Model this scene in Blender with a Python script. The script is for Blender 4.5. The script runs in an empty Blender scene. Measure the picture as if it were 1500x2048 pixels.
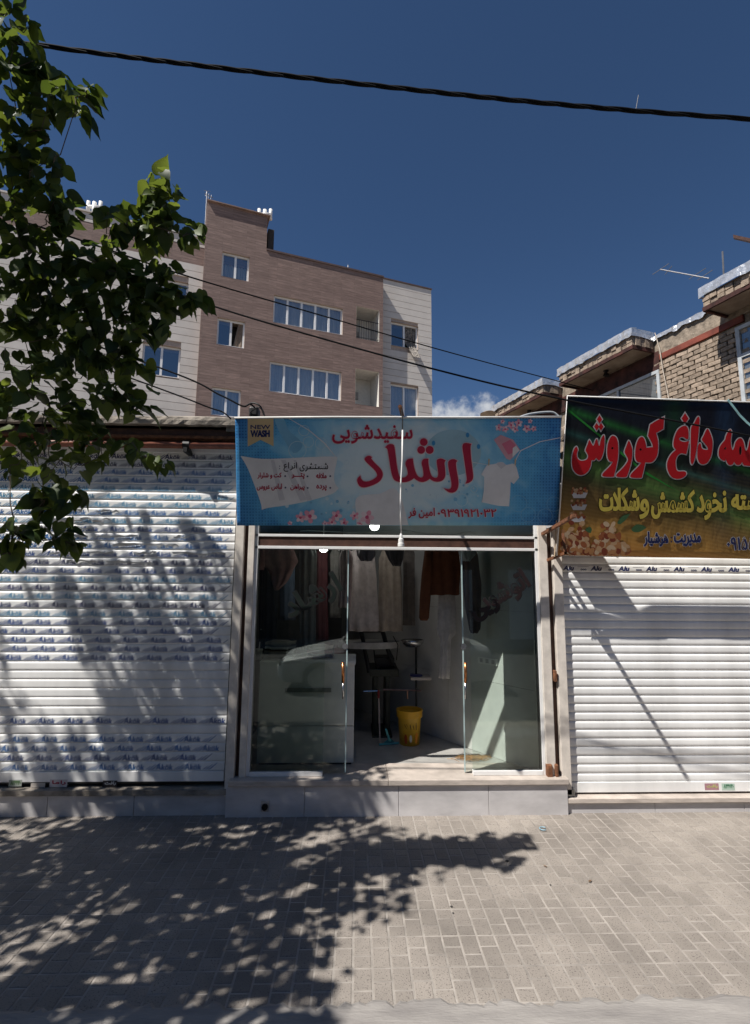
import bpy, bmesh, math, random
from mathutils import Vector, Matrix
from mathutils.geometry import tessellate_polygon, interpolate_bezier
R = random.Random(7)
sc = bpy.context.scene
COL = sc.collection
# ------------------------------------------------------------------ camera
F = 1030.0                      # focal length in pixels of the 1500 x 2048 photograph
CAM = Vector((0, -4.9, 2.005))
_p, _y, _r = math.atan(145 / 1030), math.radians(1.95), .007
FW = Vector((math.sin(_y) * math.cos(_p), math.cos(_y) * math.cos(_p), math.sin(_p)))
_r0 = Vector((math.cos(_y), -math.sin(_y), 0)); _u0 = _r0.cross(FW)
RT = _r0 * math.cos(_r) + _u0 * math.sin(_r)
UP = _u0 * math.cos(_r) - _r0 * math.sin(_r)
cd = bpy.data.cameras.new('camera'); cam = bpy.data.objects.new('camera', cd); COL.objects.link(cam)
cd.sensor_fit = 'HORIZONTAL'; cd.sensor_width = 36; cd.lens = 36 * F / 1500; cd.clip_start = .05; cd.clip_end = 3000
m = Matrix((RT, UP, -FW)).transposed().to_4x4(); m.translation = CAM; cam.matrix_world = m
sc.camera = cam
# ------------------------------------------------------------------ sun and sky
SUN = Vector((1.45, 1.0, -2.5)).normalized()        # direction the light travels
EL = math.asin(-SUN.z); AZ = math.atan2(-SUN.x, -SUN.y)
w = bpy.data.worlds.new('World'); sc.world = w; w.use_nodes = True
nt = w.node_tree; N = nt.nodes; L = nt.links; bgn = N['Background']
sky = N.new('ShaderNodeTexSky'); sky.sky_type = 'NISHITA'; sky.sun_disc = False
sky.sun_elevation = EL; sky.sun_rotation = AZ % (2 * math.pi)
sky.altitude = 1500; sky.air_density = .8; sky.dust_density = .15; sky.ozone_density = 3.2
tc = N.new('ShaderNodeTexCoord')
nz = N.new('ShaderNodeTexNoise'); nz.inputs['Scale'].default_value = 16; nz.inputs['Detail'].default_value = 9; nz.inputs['Roughness'].default_value = .6
L.new(tc.outputs['Generated'], nz.inputs['Vector'])
def _m(op, a, b=None):
    q = N.new('ShaderNodeMath'); q.operation = op
    for i, v in enumerate((a, b)):
        if v is None: continue
        if isinstance(v, (int, float)): q.inputs[i].default_value = v
        else: L.new(v, q.inputs[i])
    return q.outputs[0]
acc = None                                           # small cumulus banks low in the sky, at bearings all round
for az_, el_, wd in ((11.0, 16.8, 4.2), (14.5, 15.2, 4.6), (48, 15, 8), (-62, 16, 8), (-118, 14, 9), (128, 17, 8), (178, 13, 9)):
    a_, e_ = math.radians(az_), math.radians(el_)
    vm = N.new('ShaderNodeVectorMath'); vm.operation = 'DOT_PRODUCT'; L.new(tc.outputs['Generated'], vm.inputs[0]); vm.inputs[1].default_value = (math.sin(a_) * math.cos(e_), math.cos(a_) * math.cos(e_), math.sin(e_))
    f_ = _m('SUBTRACT', 1, _m('DIVIDE', _m('ARCCOSINE', _m('MINIMUM', vm.outputs['Value'], 1)), math.radians(wd)))
    acc = f_ if acc is None else _m('MAXIMUM', acc, f_)
sb = _m('ADD', _m('MAXIMUM', acc, -1.0), _m('MULTIPLY', _m('SUBTRACT', nz.outputs[0], .5), 2.6))
cm = N.new('ShaderNodeMapRange'); cm.interpolation_type = 'SMOOTHSTEP'; cm.inputs[1].default_value = .12; cm.inputs[2].default_value = .75
L.new(sb, cm.inputs[0])
mx = N.new('ShaderNodeMix'); mx.data_type = 'RGBA'; hs = N.new('ShaderNodeHueSaturation'); hs.inputs['Saturation'].default_value = 1.10; hs.inputs['Value'].default_value = 1.08; L.new(sky.outputs[0], hs.inputs['Color'])
L.new(cm.outputs[0], mx.inputs[0]); L.new(hs.outputs[0], mx.inputs[6]); mx.inputs[7].default_value = (7.4, 7.7, 8.2, 1)
L.new(mx.outputs[2], bgn.inputs[0]); bgn.inputs[1].default_value = .060
sl = bpy.data.lights.new('sun', 'SUN'); sl.energy = 5.0; sl.angle = math.radians(.53); sl.color = (1, .955, .89)
so = bpy.data.objects.new('sun', sl); COL.objects.link(so); so.rotation_euler = SUN.to_track_quat('-Z', 'Y').to_euler(); so.location = (-6, -8, 14)
sc.view_settings.view_transform = 'Standard'; sc.view_settings.look = 'None'; sc.view_settings.exposure = .40; sc.view_settings.gamma = 1
sc.cycles.max_bounces = 8; sc.cycles.transparent_max_bounces = 24; sc.cycles.caustics_reflective = False; sc.cycles.caustics_refractive = False
try: sc.cycles.use_denoising = True
except Exception: pass

# ------------------------------------------------------------------ helpers
def ray(px, py): return RT * ((px - 750) / F) + UP * ((1024 - py) / F) + FW
def PY(px, py, Y=0.0): d = ray(px, py); return CAM + d * ((Y - CAM.y) / d.y)
def PZ(px, py, Z=0.0): d = ray(px, py); return CAM + d * ((Z - CAM.z) / d.z)
def PP(px, py, p0, n): d = ray(px, py); return CAM + d * ((p0 - CAM).dot(n) / d.dot(n))
def proj(p):
    v = Vector(p) - CAM; z = v.dot(FW)
    return (750 + F * v.dot(RT) / z, 1024 - F * v.dot(UP) / z, z)

def tag(o, label=None, cat=None, group=None, kind=None):
    for k, v in (('label', label), ('category', cat), ('group', group), ('kind', kind)):
        if v: o[k] = v
    return o
def empty(name, loc, label, cat, group=None):
    o = bpy.data.objects.new(name, None); o.empty_display_size = .1; COL.objects.link(o); o.location = loc
    return tag(o, label, cat, group)

class MB:
    def __init__(s): s.v = []; s.f = []
    def add(s, vs, fs):
        b = len(s.v); s.v += [tuple(v) for v in vs]; s.f += [tuple(i + b for i in f) for f in fs]; return s
    def box(s, x0, x1, y0, y1, z0, z1, fr=None):
        vs = [(x, y, z) for z in (z0, z1) for y in (y0, y1) for x in (x0, x1)]
        if fr: vs = [fr(*q) for q in vs]
        return s.add(vs, [(0, 2, 3, 1), (4, 5, 7, 6), (0, 1, 5, 4), (2, 6, 7, 3), (0, 4, 6, 2), (1, 3, 7, 5)])
    def quad(s, *p): return s.add(p, [tuple(range(len(p)))])
    def tube(s, pts, r, n=8, cap=True):
        pts = [Vector(p) for p in pts]; k = len(pts)
        rs = r if isinstance(r, (list, tuple)) else [r] * k
        t0 = (pts[1] - pts[0]).normalized(); a = t0.orthogonal().normalized(); rings = []
        for i, p in enumerate(pts):
            t = (pts[min(i + 1, k - 1)] - pts[max(i - 1, 0)]).normalized()
            a = (a - t * a.dot(t)).normalized(); b = t.cross(a)
            rings.append([p + (a * math.cos(2 * math.pi * j / n) + b * math.sin(2 * math.pi * j / n)) * rs[i] for j in range(n)])
        return s.loft(rings, cap)
    def loft(s, rings, cap=True):
        n = len(rings[0]); vs = [v for r_ in rings for v in r_]; fs = []
        for i in range(len(rings) - 1):
            for j in range(n): fs.append((i * n + j, i * n + (j + 1) % n, (i + 1) * n + (j + 1) % n, (i + 1) * n + j))
        if cap: fs += [tuple(reversed(range(n))), tuple(range((len(rings) - 1) * n, len(rings) * n))]
        return s.add(vs, fs)
    def lathe(s, c, prof, n=20, cap=True):
        c = Vector(c); return s.loft([[c + Vector((r * math.cos(2 * math.pi * j / n), r * math.sin(2 * math.pi * j / n), z)) for j in range(n)] for r, z in prof], cap)
    def mesh(s, name, mat, smooth=False):
        me = bpy.data.meshes.new(name); me.from_pydata(s.v, [], s.f)
        if mat: me.materials.append(mat)
        if smooth: me.polygons.foreach_set('use_smooth', [True] * len(me.polygons))
        me.update(); return me
    def build(s, name, mat, parent=None, bevel=0, smooth=False, label=None, kind=None, local=False):
        me = s.mesh(name, mat, smooth)
        return link(name, me, parent, bevel, label, kind, local)
def link(name, me, parent=None, bevel=0, label=None, kind=None, local=False, mw=None):
    o = bpy.data.objects.new(name, me); COL.objects.link(o)
    if parent:
        o.parent = parent
        if not local: o.matrix_parent_inverse = pinv(parent)
    if mw: o.matrix_basis = mw
    if bevel:
        b = o.modifiers.new('bevel', 'BEVEL'); b.width = bevel; b.segments = 2; b.limit_method = 'ANGLE'
    return tag(o, label, None, None, kind)
def pinv(p): return p.matrix_basis.inverted()
def child(o, parent):
    o.parent = parent; o.matrix_parent_inverse = pinv(parent); return o

# ------------------------------------------------------------------ materials
def mat(name, col, rough=.6, var=.12, scale=8, bump=.0, bscale=60, metal=0, col2=None, stretch=(1, 1, 1), spec=.4, rnd=0, speck=None, trans=0, detail=5):
    m = bpy.data.materials.new(name); m.use_nodes = True; t = m.node_tree; n = t.nodes; l = t.links
    b = n['Principled BSDF']; b.inputs['Roughness'].default_value = rough; b.inputs['Metallic'].default_value = metal
    b.inputs['Specular IOR Level'].default_value = spec
    tcn = n.new('ShaderNodeTexCoord'); geo = n.new('ShaderNodeNewGeometry')
    mpn = n.new('ShaderNodeMapping'); mpn.inputs['Scale'].default_value = stretch; l.new(geo.outputs['Position'], mpn.inputs[0])
    no = n.new('ShaderNodeTexNoise'); no.inputs['Scale'].default_value = scale; no.inputs['Detail'].default_value = detail; no.inputs['Roughness'].default_value = .62
    l.new(mpn.outputs[0], no.inputs['Vector'])
    ramp = n.new('ShaderNodeValToRGB'); e = ramp.color_ramp.elements
    c2 = col2 if col2 else tuple(c * (1 - 2.2 * var) for c in col)
    e[0].position = .32; e[0].color = (*c2, 1); e[1].position = .68; e[1].color = (*(min(1, c * (1 + var * .6)) for c in col), 1)
    l.new(no.outputs[0], ramp.inputs[0]); out = ramp.outputs[0]
    if rnd:
        oi = n.new('ShaderNodeObjectInfo'); ad = n.new('ShaderNodeMath'); ad.operation = 'ADD'; fr = n.new('ShaderNodeMath'); fr.operation = 'FRACT'
        l.new(oi.outputs['Random'], ad.inputs[0]); l.new(geo.outputs['Random Per Island'], ad.inputs[1]); l.new(ad.outputs[0], fr.inputs[0])
        mr = n.new('ShaderNodeMapRange'); mr.inputs[3].default_value = 1 - rnd; mr.inputs[4].default_value = 1 + rnd; l.new(fr.outputs[0], mr.inputs[0])
        mm = n.new('ShaderNodeMix'); mm.data_type = 'RGBA'; mm.blend_type = 'MULTIPLY'; mm.inputs[0].default_value = 1
        l.new(out, mm.inputs[6]); l.new(mr.outputs[0], mm.inputs[7]); out = mm.outputs[2]
    if speck:
        vo = n.new('ShaderNodeTexVoronoi'); vo.inputs['Scale'].default_value = speck[0]; l.new(geo.outputs['Position'], vo.inputs['Vector'])
        n2 = n.new('ShaderNodeTexNoise'); n2.inputs['Scale'].default_value = speck[0] * .8; l.new(geo.outputs['Position'], n2.inputs['Vector'])
        ms = n.new('ShaderNodeMapRange'); ms.inputs[1].default_value = speck[1]; ms.inputs[2].default_value = speck[1] + .05; l.new(n2.outputs[0], ms.inputs[0])
        mm = n.new('ShaderNodeMix'); mm.data_type = 'RGBA'; l.new(ms.outputs[0], mm.inputs[0]); l.new(out, mm.inputs[6]); mm.inputs[7].default_value = (*speck[2], 1); out = mm.outputs[2]
    l.new(out, b.inputs['Base Color'])
    if bump:
        bn = n.new('ShaderNodeBump'); bn.inputs['Strength'].default_value = bump; bn.inputs['Distance'].default_value = .01
        nb = n.new('ShaderNodeTexNoise'); nb.inputs['Scale'].default_value = bscale; nb.inputs['Detail'].default_value = 6; l.new(mpn.outputs[0], nb.inputs['Vector'])
        l.new(nb.outputs[0], bn.inputs['Height']); l.new(bn.outputs[0], b.inputs['Normal'])
    if trans:
        tr = n.new('ShaderNodeBsdfTranslucent'); l.new(out, tr.inputs[0]); ms = n.new('ShaderNodeMixShader'); ms.inputs[0].default_value = trans
        l.new(b.outputs[0], ms.inputs[1]); l.new(tr.outputs[0], ms.inputs[2]); l.new(ms.outputs[0], n['Material Output'].inputs[0])
    return m
def glass(name, tint=(.915, .955, .935), refl=None, ior=1.6):
    m = bpy.data.materials.new(name); m.use_nodes = True; t = m.node_tree; n = t.nodes; l = t.links
    n.remove(n['Principled BSDF'])
    tr = n.new('ShaderNodeBsdfTransparent'); tr.inputs[0].default_value = (*tint, 1)
    gl = n.new('ShaderNodeBsdfGlossy'); gl.inputs['Roughness'].default_value = .01
    ms = n.new('ShaderNodeMixShader')
    if refl is None:
        fr = n.new('ShaderNodeFresnel'); fr.inputs[0].default_value = ior; l.new(fr.outputs[0], ms.inputs[0])
    else: ms.inputs[0].default_value = refl
    l.new(tr.outputs[0], ms.inputs[1]); l.new(gl.outputs[0], ms.inputs[2]); l.new(ms.outputs[0], n['Material Output'].inputs[0])
    return m
def emit(name, col, s):
    m = bpy.data.materials.new(name); m.use_nodes = True; b = m.node_tree.nodes['Principled BSDF']
    b.inputs['Emission Color'].default_value = (*col, 1); b.inputs['Emission Strength'].default_value = s; b.inputs['Base Color'].default_value = (*col, 1); return m
def flat(name, col, rough=.55, trans=0, spec=.25): return mat(name, col, rough, .05, 5, spec=spec, trans=trans)

M_post = mat('cream_paint', (.72, .66, .59), .45, .1, 9, .05, 40)
M_alu = mat('white_profile', (.78, .78, .77), .35, .04)
M_slat = mat('shutter_white', (.83, .83, .82), .42, .09, 2.2, .05, 14, stretch=(1.2, 1, .35))
M_rust = mat('rusty_iron', (.23, .095, .045), .8, .3, 22, .4, 90)
M_brownp = mat('brown_paint', (.085, .040, .028), .55, .2, 14, .1)
M_pipe = mat('red_oxide_paint', (.30, .105, .062), .5, .18, 9, .1, 50)
M_conc = mat('weathered_concrete', (.33, .29, .245), .9, .25, 6, .5, 45)
M_marble = mat('grey_marble', (.58, .56, .56), .35, .10, 3, .02, 30, stretch=(1, 1, 2.5))
M_stone = mat('travertine', (.54, .475, .42), .5, .14, 6, .1, 40, stretch=(1, 1, 5))
M_black = mat('black_plastic', (.012, .012, .013), .5, .2)
M_white = mat('white_plastic', (.78, .77, .74), .4, .05)
M_dark = mat('dark_interior', (.05, .047, .045), .9, .1)
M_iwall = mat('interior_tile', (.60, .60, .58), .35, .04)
M_floor = mat('shop_floor', (.42, .41, .39), .3, .12, 5)
M_glass = glass('clear_glass')
M_steel = mat('brushed_steel', (.6, .6, .6), .25, .08, metal=1)

# ------------------------------------------------------------------ lettering
FA = {'ا': (0xFE8D, 0xFE8E, 0, 0), 'ب': (0xFE8F, 0xFE90, 0xFE91, 0xFE92), 'پ': (0xFB56, 0xFB57, 0xFB58, 0xFB59), 'ت': (0xFE95, 0xFE96, 0xFE97, 0xFE98),
      'خ': (0xFEA5, 0xFEA6, 0xFEA7, 0xFEA8), 'د': (0xFEA9, 0xFEAA, 0, 0), 'ر': (0xFEAD, 0xFEAE, 0, 0), 'س': (0xFEB1, 0xFEB2, 0xFEB3, 0xFEB4),
      'ش': (0xFEB5, 0xFEB6, 0xFEB7, 0xFEB8), 'ع': (0xFEC9, 0xFECA, 0xFECB, 0xFECC), 'غ': (0xFECD, 0xFECE, 0xFECF, 0xFED0), 'ف': (0xFED1, 0xFED2, 0xFED3, 0xFED4),
      'ک': (0xFB8E, 0xFB8F, 0xFB90, 0xFB91), 'ل': (0xFEDD, 0xFEDE, 0xFEDF, 0xFEE0), 'م': (0xFEE1, 0xFEE2, 0xFEE3, 0xFEE4), 'ن': (0xFEE5, 0xFEE6, 0xFEE7, 0xFEE8),
      'و': (0xFEED, 0xFEEE, 0, 0), 'ه': (0xFEE9, 0xFEEA, 0xFEEB, 0xFEEC), 'ی': (0xFBFC, 0xFBFD, 0xFBFE, 0xFBFF), '\uE000': (0xFEFB, 0xFEFC, 0, 0), 'ـ': (0x640, 0x640, 0x640, 0x640)}
def shape(s):
    if not any(c in FA for c in s): return s
    s = s.replace('لا', '\uE000'); out = []
    for i, c in enumerate(s):
        if c not in FA: out.append(c); continue
        p = s[i - 1] if i else ''; q = s[i + 1] if i + 1 < len(s) else ''
        pj = p in FA and FA[p][2] != 0; nj = q in FA and FA[c][2] != 0
        f = FA[c]; out.append(chr(f[3] if pj and nj else f[1] if pj else f[2] if nj else f[0]))
    return ''.join(reversed(out))
def area(p): return .5 * sum(p[i - 1][0] * p[i][1] - p[i][0] * p[i - 1][1] for i in range(len(p)))
def inside(q, p):
    r_ = False
    for i in range(len(p)):
        a, b = p[i - 1], p[i]
        if (a[1] > q[1]) != (b[1] > q[1]) and q[0] < (b[0] - a[0]) * (q[1] - a[1]) / (b[1] - a[1]) + a[0]: r_ = not r_
    return r_
_tx = {}
def text_loops(s):
    if s in _tx: return _tx[s]
    c = bpy.data.curves.new('t', 'FONT'); c.body = shape(s); c.size = 1
    o = bpy.data.objects.new('t', c); COL.objects.link(o)
    dg = bpy.context.evaluated_depsgraph_get(); cu = o.to_curve(dg, apply_modifiers=False); loops = []
    for sp in cu.splines:
        pts = []
        if sp.type == 'BEZIER':
            bp = sp.bezier_points
            for i in range(len(bp)):
                a, b = bp[i], bp[(i + 1) % len(bp)]
                straight = a.handle_right_type == 'VECTOR' and b.handle_left_type == 'VECTOR'
                k = 2 if straight else 4
                pts += [(q.x, q.y) for q in interpolate_bezier(a.co, a.handle_right, b.handle_left, b.co, k)[:-1]]
        else: pts = [(q.co.x, q.co.y) for q in sp.points]
        cl = []
        for q in pts:
            if not cl or abs(q[0] - cl[-1][0]) + abs(q[1] - cl[-1][1]) > 1e-4: cl.append(q)
        if len(cl) > 2: loops.append(cl)
    o.to_curve_clear(); bpy.data.objects.remove(o); bpy.data.curves.remove(c)
    _tx[s] = loops; return loops
def offs(p, r):                                # outward offset of a closed loop (positive area = outward to the right hand)
    n = len(p); sg = 1 if area(p) > 0 else -1; out = []
    for i in range(n):
        a, b, c = p[i - 1], p[i], p[(i + 1) % n]
        d1 = Vector((b[0] - a[0], b[1] - a[1])); d2 = Vector((c[0] - b[0], c[1] - b[1]))
        if d1.length < 1e-9 or d2.length < 1e-9: out.append(b); continue
        d1.normalize(); d2.normalize(); n1 = Vector((d1.y, -d1.x)); n2 = Vector((d2.y, -d2.x)); q = n1 + n2
        if q.length < .3: q = n1
        q.normalize(); k = 1 / max(.55, q.dot(n1)); out.append((b[0] + q.x * r * k * sg, b[1] + q.y * r * k * sg))
    return out
def put_loops(mb, loops, S, off, bold=0, fill=True, outline=0):
    """loops in picture units; S(x, y, off) maps to world. holes found by orientation"""
    big = max(loops, key=lambda p: abs(area(p))); sg = area(big) > 0
    outer = [p for p in loops if (area(p) > 0) == sg]; holes = [p for p in loops if (area(p) > 0) != sg]
    own = {id(p): [] for p in outer}
    for h in holes:
        c = [p for p in outer if inside(h[0], p)]
        if c: own[id(min(c, key=lambda p: abs(area(p))))].append(h)
    for k, p in enumerate(outer):
        o2 = off + (k % 3) * .0003
        if fill:
            hs = own[id(p)]; allp = [p] + hs
            tri = tessellate_polygon([[Vector((q[0], q[1], 0)) for q in x] for x in allp])
            fl = [q for x in allp for q in x]
            mb.add([S(q[0], q[1], o2) for q in fl], [tuple(t) for t in tri])
        for x in [p] + own[id(p)]:
            r_ = bold + outline
            if r_ <= 0: continue
            if x is not p: r_ = -min(bold + outline, .8 * bold + .0)
            if abs(r_) < 1e-9: continue
            y = offs(x, r_); n = len(x)
            mb.add([S(q[0], q[1], o2) for q in x] + [S(q[0], q[1], o2) for q in y], [(i, (i + 1) % n, n + (i + 1) % n, n + i) for i in range(n)])
def fit(loops, x0, y0, x1, y1, shear=0):
    """loops (y up) into the picture box x0..x1, y0 (top)..y1 (bottom)"""
    loops = [[(q[0] + shear * q[1], q[1]) for q in p] for p in loops]
    xs = [q[0] for p in loops for q in p]; ys = [q[1] for p in loops for q in p]
    a, b, c, d = min(xs), max(xs), min(ys), max(ys)
    return [[(x0 + (q[0] - a) / (b - a) * (x1 - x0), y1 - (q[1] - c) / (d - c) * (y1 - y0)) for q in p] for p in loops]
def smooth(p, k=3):                            # closed Catmull-Rom through hand-placed points; a point given as (x, y, 1) is a corner
    n = len(p); out = []
    for i in range(n):
        a, b, c, d = p[i - 1], p[i], p[(i + 1) % n], p[(i + 2) % n]
        cb, cc = len(b) > 2, len(c) > 2
        m1 = ((c[0] - b[0]), (c[1] - b[1])) if cb else ((c[0] - a[0]) / 2, (c[1] - a[1]) / 2)
        m2 = ((c[0] - b[0]), (c[1] - b[1])) if cc else ((d[0] - b[0]) / 2, (d[1] - b[1]) / 2)
        for j in range(k):
            t = j / k; h0 = 2 * t**3 - 3 * t * t + 1; h1 = t**3 - 2 * t * t + t; h2 = -2 * t**3 + 3 * t * t; h3 = t**3 - t * t
            out.append((h0 * b[0] + h1 * m1[0] + h2 * c[0] + h3 * m2[0], h0 * b[1] + h1 * m1[1] + h2 * c[1] + h3 * m2[1]))
    return out
def circ(x, y, r, n=14, ry=None, a=0):
    ry = ry or r; return [(x + r * math.cos(t) * math.cos(a) - ry * math.sin(t) * math.sin(a), y + r * math.cos(t) * math.sin(a) + ry * math.sin(t) * math.cos(a)) for t in [2 * math.pi * j / n for j in range(n)]]

# ================================================================== the ground
def sheet(name, x0, x1, y0, y1, z, mt, kind='structure'):
    o = MB().quad((x0, y0, z), (x1, y0, z), (x1, y1, z), (x0, y1, z)).build(name, mt); return tag(o, kind=kind)
M_ground = mat('dry_soil', (.30, .25, .20), .95, .2, .4)
M_asph = mat('asphalt', (.07, .068, .066), .9, .15, 3, .4, 80)
sheet('ground', -900, 900, -900, 900, -.22, M_ground)
sheet('road', -60, 60, -12, -2.95, -.16, M_asph)
M_joint = mat('sand_joint', (.355, .322, .288), .95, .18, 5, .3, 60)
M_pav = mat('terrazzo_paver', (.295, .262, .230), .85, .17, 1.1, .35, 160, rnd=.09, speck=(150, .60, (.13, .11, .10)))
pavement = sheet('pavement', -14, 14, -2.3, .4, -.004, M_joint)
CW, RW = .1015, .2445
Y0 = -1.872 + 7 * RW; X0 = .6128 - 60 * CW
def paver_mb(l, x=0, y=0, z=0, g=.006, c=.003):
    mb = MB(); w2, l2 = CW / 2 - g, l / 2 - g; t = .0065
    a = [(x + sx * w2, y + sy * l2, z - .01) for sx, sy in ((-1, -1), (1, -1), (1, 1), (-1, 1))]
    b = [(x + sx * w2, y + sy * l2, z + t - c * .6) for sx, sy in ((-1, -1), (1, -1), (1, 1), (-1, 1))]
    d = [(x + sx * (w2 - c), y + sy * (l2 - c), z + t) for sx, sy in ((-1, -1), (1, -1), (1, 1), (-1, 1))]
    fs = [(8, 9, 10, 11)] + [(i, (i + 1) % 4, 4 + (i + 1) % 4, 4 + i) for i in range(4)] + [(4 + i, 4 + (i + 1) % 4, 8 + (i + 1) % 4, 8 + i) for i in range(4)]
    return mb.add(a + b + d, fs)
pme = {l: paver_mb(l).mesh('paver', M_pav) for l in (.152, .0925)}
cells = []
for r_ in range(-1, 10):
    for c in range(130):
        x = X0 + (c + .5) * CW; y1 = Y0 - r_ * RW
        if y1 < -2.0 and r_ > 8: continue
        for (ya, l) in ((y1 - .0925 / 2, .0925), (y1 - .0925 - .076, .152)) if c % 2 else ((y1 - .076, .152), (y1 - .152 - .0925 / 2, .0925)):
            if ya - l / 2 < .05 and ya - l / 2 > -2.33: cells.append((x, ya, l))
def vis(c):
    q = proj((c[0], c[1], 0)); return q[2] > 0 and -20 < q[0] < 1520 and q[1] < 2030
cells.sort(key=lambda c: (not vis(c), (c[0] - CAM.x)**2 + (c[1] - CAM.y)**2))
field = MB()
for i, (x, y, l) in enumerate(cells):
    dz = R.uniform(-.0008, .0008) - .0078
    if i < 300:
        link('paver', pme[l], pavement, mw=Matrix.Translation((x + R.uniform(-.001, .001), y, dz)) @ Matrix.Rotation(R.uniform(-.006, .006), 4, 'X') @ Matrix.Rotation(R.uniform(-.006, .006), 4, 'Y') @ Matrix.Rotation(R.uniform(-.008, .008), 4, 'Z'))
    else:
        p = paver_mb(l, x, y, dz); field.add(p.v, p.f)
field.build('paver_field', M_pav, pavement, kind='stuff')
# rough concrete edge strip smeared over the last row of pavers, then the kerb
M_strip = mat('smeared_concrete', (.31, .29, .27), .92, .16, 3, .6, 40, stretch=(.6, 2.5, 1), col2=(.215, .20, .19))
mb = MB(); n = 420; top = []
for i in range(n + 1):
    x = -7 + 14 * i / n; y = -2.105 - .006 * x + .010 * math.sin(x * 5.1) + .010 * math.sin(x * 17.3 + 1) + R.uniform(-.018, .018)
    top.append((x, y))
for i in range(n):
    a, b = top[i], top[i + 1]
    mb.quad((a[0], a[1] - .03, .012), (b[0], b[1] - .03, .012), (b[0], b[1], .0005), (a[0], a[1], .0005))
    mb.quad((a[0], -2.6, .016), (b[0], -2.6, .016), (b[0], b[1] - .03, .012), (a[0], a[1] - .03, .012))
tag(mb.build('concrete_strip', M_strip, smooth=True), kind='structure')
tag(MB().box(-14, 14, -2.95, -2.58, -.3, .02).build('kerb', M_conc, bevel=.02), kind='structure')

# ================================================================== shuttered shops and the laundry
SP = .0787
def slat_mesh(L, p, mt, name, ex=3.2, dep=.013):
    mb = MB(); prof = []
    for i in range(9):
        t = -1 + 2 * i / 8; prof.append((-dep * (1 - abs(t)**ex), t * p * .48))
    prof = [(.004, -p * .5)] + prof + [(.004, p * .5)]
    vs = [(x, d, z) for x in (0, L) for d, z in prof]; k = len(prof)
    fs = [(i, k + i, k + i + 1, i + 1) for i in range(k - 1)]
    mb.add(vs, fs); me = mb.mesh(name, mt, True); return me
INK = [mat('ink_navy', (.010, .02, .11), .4, .2), mat('ink_blue', (.02, .14, .40), .4, .15), mat('ink_pale', (.09, .29, .48), .4, .15), mat('ink_deep', (.016, .07, .26), .4, .2)]
def logo_row(L, x0, pitch, z, y, inkm, parent, h=.040):
    mb = MB(); x = x0
    lo = fit(text_loops('Akök'), 0, 0, .148, h * .80, .12)
    S = lambda a, b, o: (a, y - o, b)
    while x < L:
        def ok(a, b): return a > .002 and b < L - .002
        for k, (dx, hh) in enumerate(((0, .55), (.024, .8), (.050, 1.0))):
            a = x + dx; hgt = h * hh; sl = hgt * 1.25
            if ok(a, a + sl + .02): mb.quad((a, y - .0005, z - h / 2), (a + .010 + .003 * k, y - .0005, z - h / 2), (a + sl + .012, y - .0005, z - h / 2 + hgt), (a + sl + .006, y - .0005, z - h / 2 + hgt))
        if ok(x + .088, x + .245):
            put_loops(mb, [[(x + .092 + q[0], z + h * .30 - q[1]) for q in p] for p in lo], S, .0006, bold=.0014)
        x += pitch
    return mb.build('printed_film', inkm, parent)
# ---- left shop
sx0, sx1 = -4.6, PY(470, 1300).x - .0
def shop_base(name, x, label): return empty(name, (x, 0, 0), label, 'shop')
LS = shop_base('shuttered_shop', -2.9, 'shop on the left closed by a white roller shutter still in blue printed protective film')
xe = -1.165
zb = PY(300, 1562).z
me = slat_mesh(xe - sx0, SP, M_slat, 'shutter_slat', 9, .006)
inks = [0, 0, 0, 0, 1, 1, 2, 2, 2, 1, 2, 3, 1, 1, 3, 0, 3, 2, 0, 2, 0, 2, 3, 3, 3, 3, 3, 0]
rows = 39
M_film = mat('film_white', (.62, .64, .66), .25, .2)
for i in range(rows):
    z = zb + .073 + SP * (rows - 1 - i) + SP * .5
    s = link('shutter_slat', me, LS, mw=None); s.matrix_parent_inverse = pinv(LS); s.location = (sx0, .035 + R.uniform(-.0015, .0015), z)
    if 27 <= i <= 32 or i == 34: continue
    ink = INK[inks[i] if i < 27 else 1 + 2 * R.randint(0, 1)]
    o = logo_row(xe - sx0, R.uniform(-.25, 0), .252, 0, -.0066, ink, None, .056)
    o.parent = s
    if 9 <= i <= 15:                              # crumpled, torn film
        for _ in range(4 if i in (10, 12, 14) else 2):
            mb = MB(); xx = R.uniform(1.2, xe - sx0 - .5); ww = R.uniform(.12, .5); k = 7
            up = [(xx + ww * j / k, -.010 - R.uniform(.001, .02), R.uniform(.0, .028)) for j in range(k + 1)]
            lo_ = [(p[0] + R.uniform(-.01, .01), -.0095, p[2] - R.uniform(.008, .03)) for p in up]
            mb.add(up + lo_, [(j, j + 1, k + 2 + j, k + 1 + j) for j in range(k)])
            o = mb.build('torn_film', M_film, None); o.parent = s
MB().box(sx0, xe, .018, .05, zb - .012, zb + .072).build('bottom_bar', M_slat, LS, bevel=.003)
MB().box(sx0, xe, .02, .045, zb - .026, zb - .013).build('rubber_seal', M_black, LS)
z0l = zb - .026
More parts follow.
